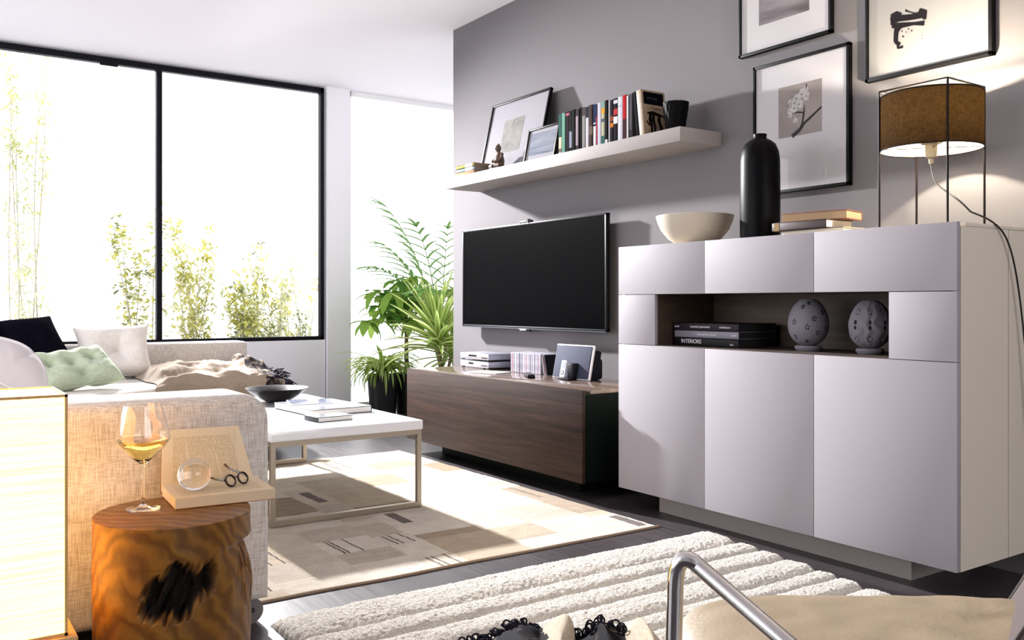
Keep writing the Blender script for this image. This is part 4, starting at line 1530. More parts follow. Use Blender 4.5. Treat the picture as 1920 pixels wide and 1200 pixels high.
# ================================================================== LANTERN, STOOL, STUMP TABLE
M_lw = grain('lantern_wood', '#b98a50', '#d7ab70', scale=(20, 20, 2), dist=0.6, nscale=1.4, rough=0.5)
M_pap = bpy.data.materials.new('lantern_paper')
M_pap.use_nodes = True
nt, b, N, L = nodes_of(M_pap)
tc = N('ShaderNodeTexCoord')
mp = N('ShaderNodeMapping')
mp.inputs['Scale'].default_value = (3, 3, 190)
n = N('ShaderNodeTexNoise')
n.inputs['Scale'].default_value = 1.2
n.inputs['Detail'].default_value = 4
r = N('ShaderNodeValToRGB')
r.color_ramp.elements[0].position = 0.3
r.color_ramp.elements[1].position = 0.7
r.color_ramp.elements[0].color = (1.0, 0.44, 0.06, 1)
r.color_ramp.elements[1].color = (1.0, 0.56, 0.14, 1)
L(tc.outputs['Object'], mp.inputs['Vector'])
L(mp.outputs['Vector'], n.inputs['Vector'])
L(n.outputs['Fac'], r.inputs['Fac'])
L(r.outputs['Color'], b.inputs['Emission Color'])
b.inputs['Emission Strength'].default_value = 9.5
b.inputs['Base Color'].default_value = (0.8, 0.7, 0.5, 1)
LX0, LX1, LY0, LY1, LZ0, LZ1 = 0.02, 0.311, 2.20, 2.44, 0.262, 0.797
lt = thing('lantern', 'square glowing paper lantern with thin wooden edges at the left', 'lamp', ((LX0 + LX1) / 2, (LY0 + LY1) / 2, LZ0))
mb = MB()
t = 0.006
for x in (LX0, LX1 - t):
    for y in (LY0, LY1 - t):
        mb.box(x, x + t, y, y + t, LZ0, LZ1)
for z0_ in (LZ0, LZ1 - t):
    mb.box(LX0, LX1, LY0, LY0 + t, z0_, z0_ + t).box(LX0, LX1, LY1 - t, LY1, z0_, z0_ + t)
    mb.box(LX0, LX0 + t, LY0, LY1, z0_, z0_ + t).box(LX1 - t, LX1, LY0, LY1, z0_, z0_ + t)
build('frame', mb, M_lw, lt)
for (a0, a1, b0, b1) in ((LX0 + t, LX1 - t, LY0 + 0.003, LY0 + 0.004), (LX0 + t, LX1 - t, LY1 - 0.004, LY1 - 0.003), (LX0 + 0.003, LX0 + 0.004, LY0 + t, LY1 - t), (LX1 - 0.004, LX1 - 0.003, LY0 + t, LY1 - t)):
    build('paper_panel', MB().box(a0, a1, b0, b1, LZ0 + t, LZ1 - t), M_pap, lt)
build('paper_top', MB().box(LX0 + t, LX1 - t, LY0 + t, LY1 - t, LZ1 - 0.004, LZ1 - 0.003), M_pap, lt)
st = thing('wooden_stool', 'low wooden stool carrying the glowing lantern', 'stool', ((LX0 + LX1) / 2, 2.32, 0))
build('seat', MB().box(LX0 - 0.03, LX1 + 0.02, LY0 - 0.01, LY1 + 0.05, 0.238, 0.2605, 0.004), M_lw, st)
for (sx, sy) in ((0, 0), (1, 0), (0, 1), (1, 1)):
    x = LX0 if sx == 0 else LX1 - 0.025
    y = LY0 + 0.01 if sy == 0 else LY1 + 0.02
    dx = (-0.02 if sx == 0 else 0.035)
    mb = MB()
    vs = [(x - .0, y, 0.24), (x + .03, y, 0.24), (x + .03, y + .022, 0.24), (x, y + .022, 0.24), (x + dx, y, 0), (x + dx + .024, y, 0), (x + dx + .024, y + .022, 0), (x + dx, y + .022, 0)]
    mb.add(vs, [[0, 1, 2, 3], [4, 7, 6, 5], [0, 4, 5, 1], [1, 5, 6, 2], [2, 6, 7, 3], [3, 7, 4, 0]])
    build('leg', mb, M_lw, st)

# stump side table
SCX, SCY, SR, SH = 0.572, 2.345, 0.187, 0.476
M_st = mat('stump_wood', '#8a5526', 0.42, coat=0.15)
nt, b, N, L = nodes_of(M_st)
tc = N('ShaderNodeTexCoord')
n0 = N('ShaderNodeTexNoise')
n0.inputs['Scale'].default_value = 3.0
n0.inputs['Detail'].default_value = 4
va = N('ShaderNodeVectorMath')
va.operation = 'MULTIPLY_ADD'
va.inputs[1].default_value = (0.2, 0.2, 0.2)
L(tc.outputs['Object'], n0.inputs['Vector'])
L(n0.outputs['Color'], va.inputs[0])
L(tc.outputs['Object'], va.inputs[2])
wv = N('ShaderNodeTexWave')
wv.wave_type = 'BANDS'
wv.bands_direction = 'DIAGONAL'
wv.inputs['Scale'].default_value = 11
wv.inputs['Distortion'].default_value = 3.5
wv.inputs['Detail'].default_value = 5
wv.inputs['Detail Scale'].default_value = 2.0
L(va.outputs[0], wv.inputs['Vector'])
r = N('ShaderNodeValToRGB')
r.color_ramp.elements[0].position = 0.0
r.color_ramp.elements[1].position = 1.0
r.color_ramp.elements[0].color = lin('#603c16')
r.color_ramp.elements[1].color = lin('#805620')
L(wv.outputs['Fac'], r.inputs['Fac'])
at = N('ShaderNodeAttribute')
at.attribute_name = 'char'
mx = N('ShaderNodeMix')
mx.data_type = 'RGBA'
mx.inputs[7].default_value = lin('#120a06')
L(at.outputs['Fac'], mx.inputs[0])
L(r.outputs['Color'], mx.inputs[6])
L(mx.outputs[2], b.inputs['Base Color'])
rg_ = N('ShaderNodeMapRange')
rg_.inputs[3].default_value = 0.42
rg_.inputs[4].default_value = 1.0
L(at.outputs['Fac'], rg_.inputs[0])
L(rg_.outputs[0], b.inputs['Roughness'])
b.inputs['Coat Weight'].default_value = 0.0
b.inputs['Specular IOR Level'].default_value = 0.3
bp = N('ShaderNodeBump')
bp.inputs['Strength'].default_value = 0.25
bp.inputs['Distance'].default_value = 0.004
L(wv.outputs['Fac'], bp.inputs['Height'])
L(bp.outputs['Normal'], b.inputs['Normal'])
# bearings around the stump: 'front' faces the camera stand point, positive turns to the viewer's right
fr = math.atan2(-SCY, -SCX)


def stump_field(a, z):
    d = (a - fr + pi) % (2 * pi) - pi        # counter-clockwise from above = to the viewer's right
    r_ = SR * (1 + 0.012 * sin(3 * a + 1) + 0.01 * noise.noise(Vector((1.5 * cos(a), 1.5 * sin(a), 3 * z))))
    hz = z / SH
    # burl hollow in the middle of the front
    x = d * SR
    n1 = noise.noise(Vector((26 * x, 14 * z, 1.3))) + 0.8 * noise.noise(Vector((90 * x - 30 * z, 26 * z, 4)))
    e = ((x - 0.015) / 0.085) ** 2 + ((z - 0.318 - 0.3 * x) / 0.066) ** 2
    e += 0.55 * n1
    hole = max(0.0, min(1.0, (1.05 - e) * 1.6))
    e2 = ((x - 0.005) / 0.05) ** 2 + ((z - 0.085) / 0.05) ** 2 + 0.6 * n1
    hole2 = max(0.0, min(1.0, (0.9 - e2) * 1.6))
    # notch on the right silhouette, charred cracks below it
    nx = math.exp(-((d - 1.45) / 0.5) ** 2) * max(0, min(1, (0.412 - z) / 0.012)) * math.exp(-max(0, 0.40 - z) / 0.04)
    cr = math.exp(-((d - 1.35) / 0.30) ** 2) * math.exp(-((z - 0.33) / 0.055) ** 2)
    crk = cr * max(0, min(1, (noise.noise(Vector((70 * x, 18 * z, 9))) - 0.02) * 5))
    strand = noise.noise(Vector((75 * x - 30 * z, 16 * z, 7)))
    r_ -= (0.040 * hole + 0.03 * hole2) * (0.7 + 0.9 * strand)
    r_ -= 0.034 * nx + 0.010 * crk
    r_ += 0.007 * math.exp(-((d - 1.4) / 0.4) ** 2) * math.exp(-((z - 0.30) / 0.07) ** 2)
    r_ += 0.003 * noise.noise(Vector((20 * x, 9 * z, 12))) * (1 if abs(d) < 2 else 0) * (1 if z < 0.38 else 0.2)
    char = max(min(1, hole * 1.5), hole2, min(1, crk * 1.2))
    return r_, char


mb = MB()
nA, nZ = 420, 240
vs, fs, ch_ = [], [], []
for j in range(nZ + 1):
    z = SH * j / nZ
    for i in range(nA):
        a = 2 * pi * i / nA
        rr0, ch0 = stump_field(a, z)
        if j == nZ:
            rr0 -= 0.004
        vs.append((SCX + rr0 * cos(a), SCY + rr0 * sin(a), z - (0.0 if j < nZ else 0)))
        ch_.append(ch0 if j < nZ - 3 else 0)
for j in range(nZ):
    for i in range(nA):
        k = (i + 1) % nA
        fs.append([j * nA + i, j * nA + k, (j + 1) * nA + k, (j + 1) * nA + i])
fs.append([nZ * nA + i for i in range(nA)])
fs.append([i for i in range(nA)][::-1])
mb.add(vs, fs)
stp = build('tree_stump', mb, M_st, angle=50)
at_ = stp.data.attributes.new('char', 'FLOAT', 'POINT')
at_.data.foreach_set('value', ch_)
tag(stp, 'polished tree stump side table with a dark burl hollow, beside the sofa arm', 'side table')

# wine glass
M_glass = mat('clear_glass', '#ffffff', 0.0, trans=1.0, ior=1.45)
M_wine = mat('white_wine', '#f3c765', 0.0, trans=1.0, ior=1.33)
GX, GY, GZ = 0.513, 2.408, SH + 0.001
gl = thing('wine_glass', 'stemmed glass of white wine on the stump', 'glass', (GX, GY, GZ))
t = 0.0014
outer = [(0.0, 0.0), (0.042, 0.0), (0.0425, 0.0012), (0.03, 0.003), (0.012, 0.0065), (0.0055, 0.013), (0.0042, 0.03), (0.0038, 0.07), (0.0046, 0.108), (0.010, 0.116), (0.028, 0.132), (0.049, 0.153), (0.0635, 0.172), (0.0655, 0.180), (0.0625, 0.196), (0.0535, 0.235), (0.0465, 0.264)]
inner = [(0.0455, 0.264), (0.0522, 0.235), (0.0611, 0.196), (0.0640, 0.180), (0.062, 0.1725), (0.048, 0.1542), (0.027, 0.1335), (0.009, 0.1185), (0.0, 0.1165)]
outer[0] = (0.0003, 0.0)
inner[-1] = (0.0003, 0.1165)
build('goblet', MB().lathe(outer + inner, (GX, GY, GZ), 56), M_glass, gl, angle=70)
wl = [(0.0003, 0.1170), (0.0088, 0.1190), (0.0266, 0.1340), (0.0476, 0.1548), (0.0614, 0.1730), (0.0628, 0.1765), (0.0003, 0.1765)]
build('wine', MB().lathe(wl, (GX, GY, GZ), 56), M_wine, gl, angle=50)

# open book leaning against the sofa arm
M_bp = mat('yellowed_pages', '#cdbb9e', 0.85, bump=0.1, bscale=400)
M_txt = mat('printed_page', '#cdbb9e', 0.85)
nt, b, N, L = nodes_of(M_txt)
tc = N('ShaderNodeTexCoord')
mp = N('ShaderNodeMapping')
mp.inputs['Scale'].default_value = (1, 1, 1)
# lines of print: rows from a sine across the page, words from stretched noise
sx_ = N('ShaderNodeSeparateXYZ')
L(tc.outputs['Object'], sx_.inputs[0])
m1 = N('ShaderNodeMath')
m1.operation = 'MULTIPLY'
m1.inputs[1].default_value = 2 * pi / 0.0048
L(sx_.outputs['X'], m1.inputs[0])
m2 = N('ShaderNodeMath')
m2.operation = 'SINE'
L(m1.outputs[0], m2.inputs[0])
m3 = N('ShaderNodeMath')
m3.operation = 'GREATER_THAN'
m3.inputs[1].default_value = 0.05
L(m2.outputs[0], m3.inputs[0])
mp.inputs['Scale'].default_value = (120, 420, 420)
n = N('ShaderNodeTexNoise')
n.inputs['Scale'].default_value = 1.0
n.inputs['Detail'].default_value = 1
L(tc.outputs['Object'], mp.inputs['Vector'])
L(mp.outputs['Vector'], n.inputs['Vector'])
m4 = N('ShaderNodeMath')
m4.operation = 'GREATER_THAN'
m4.inputs[1].default_value = 0.43
L(n.outputs['Fac'], m4.inputs[0])
m5 = N('ShaderNodeMath')
m5.operation = 'MULTIPLY'
L(m3.outputs[0], m5.inputs[0])
L(m4.outputs[0], m5.inputs[1])
mx = N('ShaderNodeMix')
mx.data_type = 'RGBA'
mx.inputs[6].default_value = lin('#cdbb9e')
mx.inputs[7].default_value = lin('#a8956f')
L(m5.outputs[0], mx.inputs[0])
L(mx.outputs[2], b.inputs['Base Color'])
ob = thing('open_book', 'thick open book leaning on the sofa arm, standing on the stump', 'book', (0.70, 2.45, SH + 0.001))
c00, c10 = Vector((0.578, 2.350)), Vector((0.830, 2.330))       # front corners
dpt = Vector((0.012, 0.187))
ZB = SH + 0.001
mb = MB()
TB = 0.026


def slab(mb, p00, p10, p11, p01, n_, t_, m=0):
    n_ = Vector(n_) * t_
    q = [Vector(p) for p in (p00, p10, p11, p01)]
    vs = q + [p + n_ for p in q]
    mb.add(vs, [[0, 1, 2, 3][::-1], [4, 5, 6, 7], [0, 1, 5, 4], [1, 2, 6, 5], [2, 3, 7, 6], [3, 0, 4, 7]], m)


A3 = [Vector((c00.x, c00.y, ZB)), Vector((c10.x, c10.y, ZB)), Vector((c10.x + dpt.x, c10.y + dpt.y, ZB)), Vector((c00.x + dpt.x, c00.y + dpt.y, ZB))]
slab(mb, *[p + Vector((0, 0, 0.0015)) for p in A3], (0, 0, 1), TB)
build('page_block', mb, M_bp, ob)
mb = MB()
slab(mb, *A3, (0, 0, 1), 0.0014)
up = Vector((0.0, 0.075, 0.147))
hinge0 = A3[3] + Vector((0, 0.002, 0.0))
hinge1 = A3[2] + Vector((0, 0.002, 0.0))
nrm = (hinge1 - hinge0).cross(up).normalized()
slab(mb, hinge0 + Vector((0, 0.022, 0.002)), hinge1 + Vector((0, 0.022, 0.002)), hinge1 + Vector((-0.024, 0.022, 0.002)) + up * 1.04, hinge0 + Vector((0.024, 0.022, 0.002)) + up * 1.04, nrm, 0.0014)
build('cover', mb, mat('book_red_cover', '#8d4a24', 0.5), ob)
mb = MB()
h0, h1 = hinge0 + Vector((0, 0.003, 0.012)), hinge1 + Vector((-0.004, 0.003, 0.012))
u2 = up * 1.05
slab(mb, h0, h1, h1 + u2 + Vector((-0.022, 0, 0)), h0 + u2 + Vector((0.022, 0, 0)), -nrm if nrm.y < 0 else nrm, 0.016)
build('raised_pages', mb, M_bp, ob)
mb = MB()
nf = -nrm if nrm.y > 0 else nrm
wv_ = (h1 - h0)


def onpage(u, v):
    base = h0 + Vector((0.022 * v * 1.0, 0, 0)) + (wv_ + Vector((-0.044 * v, 0, 0))) * u + u2 * v
    return base + nf * 0.0008


mb.quad(onpage(0.12, 0.12), onpage(0.86, 0.12), onpage(0.86, 0.86), onpage(0.12, 0.86))
for u0, u1 in ((0.28, 0.30), (0.63, 0.65)):
    mb.add([p + nf * 0.0003 for p in (onpage(u0, 0.1), onpage(u1, 0.1), onpage(u1, 0.82), onpage(u0, 0.82))], [[0, 1, 2, 3]], 1)
mb.add([onpage(0.90, 0.74), onpage(0.915, 0.74), onpage(0.915, 0.88), onpage(0.90, 0.88)], [[0, 1, 2, 3]], 0)
build('text_block', mb, [M_txt, M_bp], ob)
mb = MB()
zt2 = ZB + 0.0015 + TB + 0.0004
a, b2, c2, d2 = [Vector((p.x, p.y, zt2)) for p in A3]
lp2 = lambda u, v: a + (b2 - a) * u + (d2 - a) * v
mb.quad(lp2(0.08, 0.16), lp2(0.90, 0.16), lp2(0.90, 0.9), lp2(0.08, 0.9))
build('text_block', mb, M_txt, ob)

# glass ball
BR = 0.0425
gb = tag(build('glass_ball', MB().sphere((0.645, 2.425, zt2 + BR + 0.0003), BR, n=48, k=32), M_glass, angle=180), 'clear glass ball resting on the open book', 'paperweight')

# spectacles, folded open on the page
sp_ = thing('spectacles', 'dark tortoiseshell round spectacles lying on the open book', 'glasses', (0.757, 2.425, zt2), radians(28))
M_tort = mat('tortoiseshell', '#2a1410', 0.2, coat=0.6, vary=0.6, vscale=90)
mb = MB()
tl = Matrix.Rotation(radians(64), 4, 'X')
rims = []
for sx in (-1, 1):
    m_ = MB()
    m_.M = Matrix.Translation((0, 0, 0.0175)) @ tl
    pts = [Vector((sx * 0.0225 + 0.0165 * cos(2 * pi * k / 28), 0.0155 * sin(2 * pi * k / 28), 0)) for k in range(28)]
    m_.tube(pts, 0.0030, 8, loop=True)
    build('rim', m_, M_tort, sp_, world=False)
    m_ = MB()
    m_.M = Matrix.Translation((0, 0, 0.0175)) @ tl
    m_.add([p * 0.95 for p in pts], [list(range(28))])
    build('lens', m_, glass_pane('lens_glass', refl=0.6), sp_, world=False)
    m_ = MB()
    e0 = Vector((sx * 0.040, 0.004, 0.021))
    m_.tube([e0, e0 + Vector((sx * 0.001, 0.03, 0.006)), e0 + Vector((0, 0.062, 0.012)), e0 + Vector((-sx * 0.002, 0.080, 0.024))] if sx > 0 else
            [e0, e0 + Vector((-0.002, 0.03, 0.0)), e0 + Vector((0, 0.058, 0.004)), e0 + Vector((0.001, 0.074, 0.022))], [0.0034, 0.0028, 0.0028, 0.0036], 8)
    build('temple', m_, M_tort, sp_, world=False)
m_ = MB()
m_.M = Matrix.Translation((0, 0, 0.0175)) @ tl
m_.tube([(-0.0065, 0.004, 0), (0, 0.008, 0), (0.0065, 0.004, 0)], 0.002, 8)
build('bridge', m_, M_tort, sp_, world=False)

# ================================================================== ARMCHAIR IN THE FOREGROUND
M_chr = mat('chrome', '#d5d3d2', 0.08, metal=1.0)
M_lea = mat('cream_leather', '#9d8d75', 0.5, spec=0.3, bump=0.25, bscale=120, vary=0.06, vscale=5)
M_leg = mat('grey_leather', '#554b4a', 0.6, spec=0.2, bump=0.15, bscale=160)
ac = thing('armchair', 'cream leather lounge chair with a chrome tube arm in the foreground', 'chair', cw(0.65, 1.5, 0))
# seat: soft pad, waterfall edge at its left (front) end; local directions: r = to the right, d = away
sr0, sr1, sd0, sd1 = 0.285, 1.07, 1.18, 1.80


def seatp(side):
    def f(u, v):
        x, y = 2 * u - 1, 2 * v - 1
        # superellipse corner rounding
        k = (abs(x) ** 5 + abs(y) ** 5) ** 0.2
        m_ = max(abs(x), abs(y))
        s_ = (m_ / k) if k > 1e-6 else 1
        x2, y2 = x * s_, y * s_
        rr0 = (sr0 + sr1) / 2 + x2 * (sr1 - sr0) / 2
        dd = (sd0 + sd1) / 2 + y2 * (sd1 - sd0) / 2
        t = (1 - m_ ** 7) ** 0.35
        z = 0.358 + side * 0.08 * t
        if side > 0:
            z += -0.03 * max(0, (0.48 - rr0) / 0.2) ** 2 + 0.004 * noise.noise(Vector((5 * x, 5 * y, 0)))
        return cw(rr0, dd, z)
    return f


mb = MB()
mb.grid(seatp(1), 60, 50)
mb.grid(seatp(-1), 60, 50)
build('seat', mb, M_lea, ac, weld=True, angle=80)
mb = MB()
P0 = [cw(0.99, 1.79, 0.40), cw(0.755, 1.42, 0.40), cw(1.13, 1.42, 0.96), cw(1.36, 1.79, 0.96)]
nr = (P0[1] - P0[0]).cross(P0[3] - P0[0]).normalized()
if nr.dot(cw(1, 0, 0)) < 0:
    nr = -nr
slab(mb, P0[0], P0[1], P0[2], P0[3], nr, 0.05)
bk_ = build('backrest', mb, M_leg, ac)
mb = MB()
mb.tube([P0[0], P0[1], P0[2], P0[3]], 0.004, 6, loop=True)
build('piping', mb, mat('dark_piping', '#2c211c', 0.5), bk_)
# chrome arm loop on the near side
R_ = 0.012
p = [cw(0.232, 1.36, 0.012), cw(0.240, 1.355, 0.30), cw(0.246, 1.35, 0.575)]
p += bez(cw(0.246, 1.35, 0.575), cw(0.247, 1.35, 0.612), cw(0.258, 1.345, 0.628), cw(0.280, 1.335, 0.606), 8)[1:]
p += [cw(0.345, 1.24, 0.560), cw(0.43, 1.13, 0.50), cw(0.56, 1.06, 0.40), cw(0.70, 1.03, 0.27), cw(0.80, 1.03, 0.012)]
build('arm_tube', MB().tube(p, 0.0125, 20), M_chr, ac)
p = [cw(0.40, 1.72, 0.012), cw(0.40, 1.72, 0.26), cw(0.46, 1.72, 0.28), cw(0.95, 1.72, 0.28), cw(1.0, 1.72, 0.26), cw(1.0, 1.72, 0.012)]
build('leg_tube', MB().tube(p, 0.0125, 14), M_chr, ac)
build('leg_tube', MB().tube([cw(0.241, 1.353, 0.28), cw(0.45, 1.353, 0.268), cw(0.45, 1.72, 0.268)], 0.0115, 14), M_chr, ac)
build('leg_tube', MB().tube([cw(0.70, 1.035, 0.268), cw(0.85, 1.2, 0.268), cw(0.85, 1.72, 0.268)], 0.0115, 14), M_chr, ac)

# throw heaped on the shaggy rug
th2 = thing('throw_blanket', 'linen throw with a black patterned fringed end, heaped on the shaggy rug', 'blanket', cw(0.13, 2.42, 0))
M_lin = fabric('throw_linen', '#c2b5a2', '#a4957f', wscale=300, bump=0.4)
M_dk = noisy_print('throw_pattern_dark', [(0.46, '#07060c'), (0.62, '#171318'), (0.74, '#6d6257')], ns=34, dist=0.4)


def heap(u, v):
    # u: left to right (-0.12..0.42), v: near to far
    r0 = -0.14 + 0.58 * u
    d0 = 2.02 + 0.52 * v
    # silhouette heights wanted along u, highest fold lines run towards the camera
    n1 = noise.noise(Vector((5.5 * u, 2.2 * v, 8.2)))
    n2 = noise.noise(Vector((12 * u, 5 * v, 3.3)))
    h = 0.105 + 0.035 * n1 + 0.016 * n2
    h += 0.040 * math.exp(-((u - 0.46) / 0.10) ** 2) + 0.045 * math.exp(-((u - 0.84) / 0.13) ** 2) + 0.045 * math.exp(-((u - 0.66) / 0.05) ** 2 - ((v - 0.7) / 0.3) ** 2)
    h += 0.04 * math.exp(-((u - 0.30) / 0.07) ** 2) - 0.03 * math.exp(-((u - 0.54) / 0.05) ** 2) - 0.02 * math.exp(-((u - 0.77) / 0.04) ** 2)
    env = (min(1, 5 * u) * min(1, 6 * (1 - u)) * min(1, 6 * v) * min(1, 3.2 * (1 - v))) ** 0.6
    h = 0.045 + (h - 0.045) * env
    return cw(r0 + 0.02 * n2, d0 + 0.02 * n1, max(h, 0.043))


mb = MB()


def hm(u, v):
    q = noise.noise(Vector((6 * u, 6 * v, 1)))
    if u < 0.40 + 0.03 * q:
        return 1
    if 0.52 < u < 0.76 and v > 0.30 + 0.1 * q:
        return 1
    return 0


mb.grid(heap, 110, 70, mf=hm)
build('cloth', mb, [M_lin, M_dk], th2, angle=80)
mb = MB()
random.seed(31)


def loop_(p, ang, sz):
    d_ = Vector((CA * cos(ang), -SA * cos(ang), sin(ang)))
    s_ = Vector((-CA * sin(ang), SA * sin(ang), cos(ang)))
    c_ = p + d_ * sz * 0.6
    a0 = random.uniform(-0.3, 0.3)
    ring = [c_ - d_ * sz * 0.42 * cos(t_ + a0) + s_ * sz * 0.34 * sin(t_) for t_ in [0.35 + 5.6 * k / 12 for k in range(13)]]
    return [p] + ring + [p + s_ * 0.003]


for i in range(110):
    if i < 66:
        u = 0.02 + 0.38 * i / 66
        v = random.uniform(0.7, 0.97)
        ang = random.uniform(1.7, 3.2)
    else:
        u = 0.54 + 0.24 * (i - 66) / 44
        v = random.uniform(0.7, 0.95)
        ang = random.uniform(0.5, 2.4)
    p = Vector(heap(u, v))
    sz = random.uniform(0.014, 0.032)
    if random.random() < 0.35:
        mb.tube(loop_(p, ang, sz), 0.0028, 6)
    else:
        q = p + Vector((CA * cos(ang), -SA * cos(ang), abs(sin(ang)) * 0.8)) * sz
        mb.tube([p, (p + q) / 2 + Vector((0, 0, 0.004)), q], [0.0035, 0.0055, 0.004], 6)
p = Vector(heap(0.62, 0.88)) + Vector((0, 0, 0.02))
mb.tube([p + (Vector((CA, -SA, 0)) * cos(2 * pi * k / 20) + Vector((0, 0, 1)) * sin(2 * pi * k / 20)) * 0.015 for k in range(20)], 0.0022, 6, loop=True)
tag(build('fringe', mb, M_fr, th2), kind='stuff')

# ================================================================== PLANTS INDOORS
def leafmat(name, c, back, tr=0.45):
    return translucent(name, c, back, tr=tr)


LG = leafmat('leaf_green', '#7da04a', '#b0cf66')
LG2 = leafmat('leaf_deep_green', '#47703a', '#8db653')
LV = leafmat('leaf_cream_stripe', '#c9d487', '#dbe7a0')
LP = leafmat('leaf_palm', '#6f9a5c', '#97bd78')
M_potb = mat('black_pot', '#17161a', 0.4)
M_soil = mat('potting_soil', '#2b211a', 1.0, bump=0.6, bscale=80)
M_stem = mat('plant_stem', '#6b6040', 0.8)


def blade(mb, base, az, el, ln, wd, droop, segs=7, m=0, m2=None, shape='sword', fold=0.25):
    """one leaf: az heading, el start elevation, droop = how much it bends down over its length"""
    p = Vector(base)
    c = []
    d = ln / segs
    e = el
    side = Vector((-sin(az), cos(az), 0))
    vs, fs, ms = [], [], []
    for i in range(segs + 1):
        t = i / segs
        if shape == 'sword':
            w_ = wd * (0.55 + 0.45 * min(1, t * 5)) * (1 - t ** 3) ** 0.7
        elif shape == 'oval':
            w_ = wd * (sin(pi * min(1, 0.06 + t * 0.94)) ** 0.75)
        else:
            w_ = wd * (1 - t) ** 0.6
        w_ = max(w_, 0.0006)
        nrm_ = Vector((-sin(e) * cos(az), -sin(e) * sin(az), cos(e)))
        up_ = nrm_ * (w_ * fold)
        if m2 is None:
            vs += [p + side * w_ / 2 + up_, p, p - side * w_ / 2 + up_]
        else:
            vs += [p + side * w_ / 2 + up_, p + side * w_ * 0.24, p - side * w_ * 0.24, p - side * w_ / 2 + up_]
        p = p + Vector((cos(e) * cos(az), cos(e) * sin(az), sin(e))) * d
        e -= droop / segs
    k = 3 if m2 is None else 4
    for i in range(segs):
        for j in range(k - 1):
            fs.append([i * k + j, i * k + j + 1, (i + 1) * k + j + 1, (i + 1) * k + j])
            ms.append(m if (m2 is None or j == 1) else m2)
    o = len(mb.v)
    mb.add(vs, fs, m)
    mb.mi[-len(fs):] = ms
    return p


def pot(root, x, y, r0, r1, h):
    build('pot', MB().lathe([(0.001, 0.0), (r0, 0.0), (r1, h), (r1 + 0.006, h), (r1 + 0.006, h - 0.02), (r1 - 0.008, h - 0.022), (r1 - 0.014, h - 0.03), (0.001, h - 0.03)][:4] + [(r1 - 0.012, h), (r1 - 0.016, h - 0.035), (0.001, h - 0.035)], (x, y, 0), 40), M_potb, root)
    build('soil', MB().lathe([(0.001, h - 0.03), (r1 - 0.016, h - 0.034), (r1 - 0.018, h - 0.05), (0.001, h - 0.05)], (x, y, 0), 24), M_soil, root)


random.seed(8)
# spider plant in front left
s1 = thing('spider_plant', 'low striped spider plant spilling over a black pot, left of the bench', 'plant', (3.585, 7.28, 0))
pot(s1, 3.585, 7.28, 0.115, 0.14, 0.36)
mb = MB()
for i in range(120):
    az = random.uniform(0, 2 * pi)
    blade(mb, (3.585 + random.uniform(-.03, .03), 7.28 + random.uniform(-.03, .03), 0.34), az, random.uniform(0.7, 1.4), random.uniform(0.30, 0.58), 0.028, random.uniform(1.5, 3.2), 9, 0, 1 if random.random() < 0.6 else None)
build('leaves', mb, [LG, LV], s1, angle=180)
# big-leaved money tree
s2 = thing('money_tree', 'broad leaved green potted tree behind the spider plant', 'plant', (3.78, 7.36, 0))
pot(s2, 3.86, 7.30, 0.115, 0.14, 0.36)
s2.location = (3.86, 7.30, 0)
for o in [q for q in COL.objects if q.parent == s2]:
    o.matrix_local = Matrix.Translation((-0.08, 0.06, 0)) @ o.matrix_local
mb = MB()
trunk = [(3.86, 7.30, 0.32), (3.82, 7.28, 0.5), (3.79, 7.22, 0.68), (3.76, 7.18, 0.85)]
mb.tube(trunk, [0.022, 0.02, 0.018, 0.014], 10)
heads = []
for i in range(26):
    s_ = Vector(trunk[3]) + Vector((0, 0, random.uniform(-0.12, 0.05)))
    az = random.uniform(0, 2 * pi)
    el = random.uniform(0.15, 1.3)
    ln = random.uniform(0.2, 0.55)
    q = s_ + Vector((cos(az) * cos(el), sin(az) * cos(el), sin(el))) * ln
    q.x = q.x if q.x > 3.0 else 3.0
    mb.tube([s_, (s_ + q) / 2 + Vector((0, 0, 0.03)), q], [0.006, 0.004, 0.003], 6)
    heads.append((q, az))
# two long shoots reaching out to the left
for q in (Vector((3.42, 6.95, 0.92)), Vector((3.30, 6.98, 0.84)), Vector((3.50, 6.9, 1.08)), Vector((3.62, 7.0, 1.18))):
    s_ = Vector(trunk[3])
    mb.tube([s_, (s_ + q) / 2 + Vector((0, 0, 0.05)), q], [0.006, 0.004, 0.003], 6)
    heads.append((q, pi))
build('trunk', mb, M_stem, s2)
mb = MB()
for (q, az0) in heads:
    k = random.choice([5, 6, 7])
    for j in range(k):
        a = az0 + (j - (k - 1) / 2) * (1.9 * pi / k)
        blade(mb, q, a, random.uniform(-0.5, 0.35), random.uniform(0.17, 0.27), random.uniform(0.06, 0.09), random.uniform(0.6, 1.4), 7, 0 if random.random() < 0.6 else 1, shape='oval', fold=0.12)
build('leaves', mb, [LG, LG2], s2, angle=180)
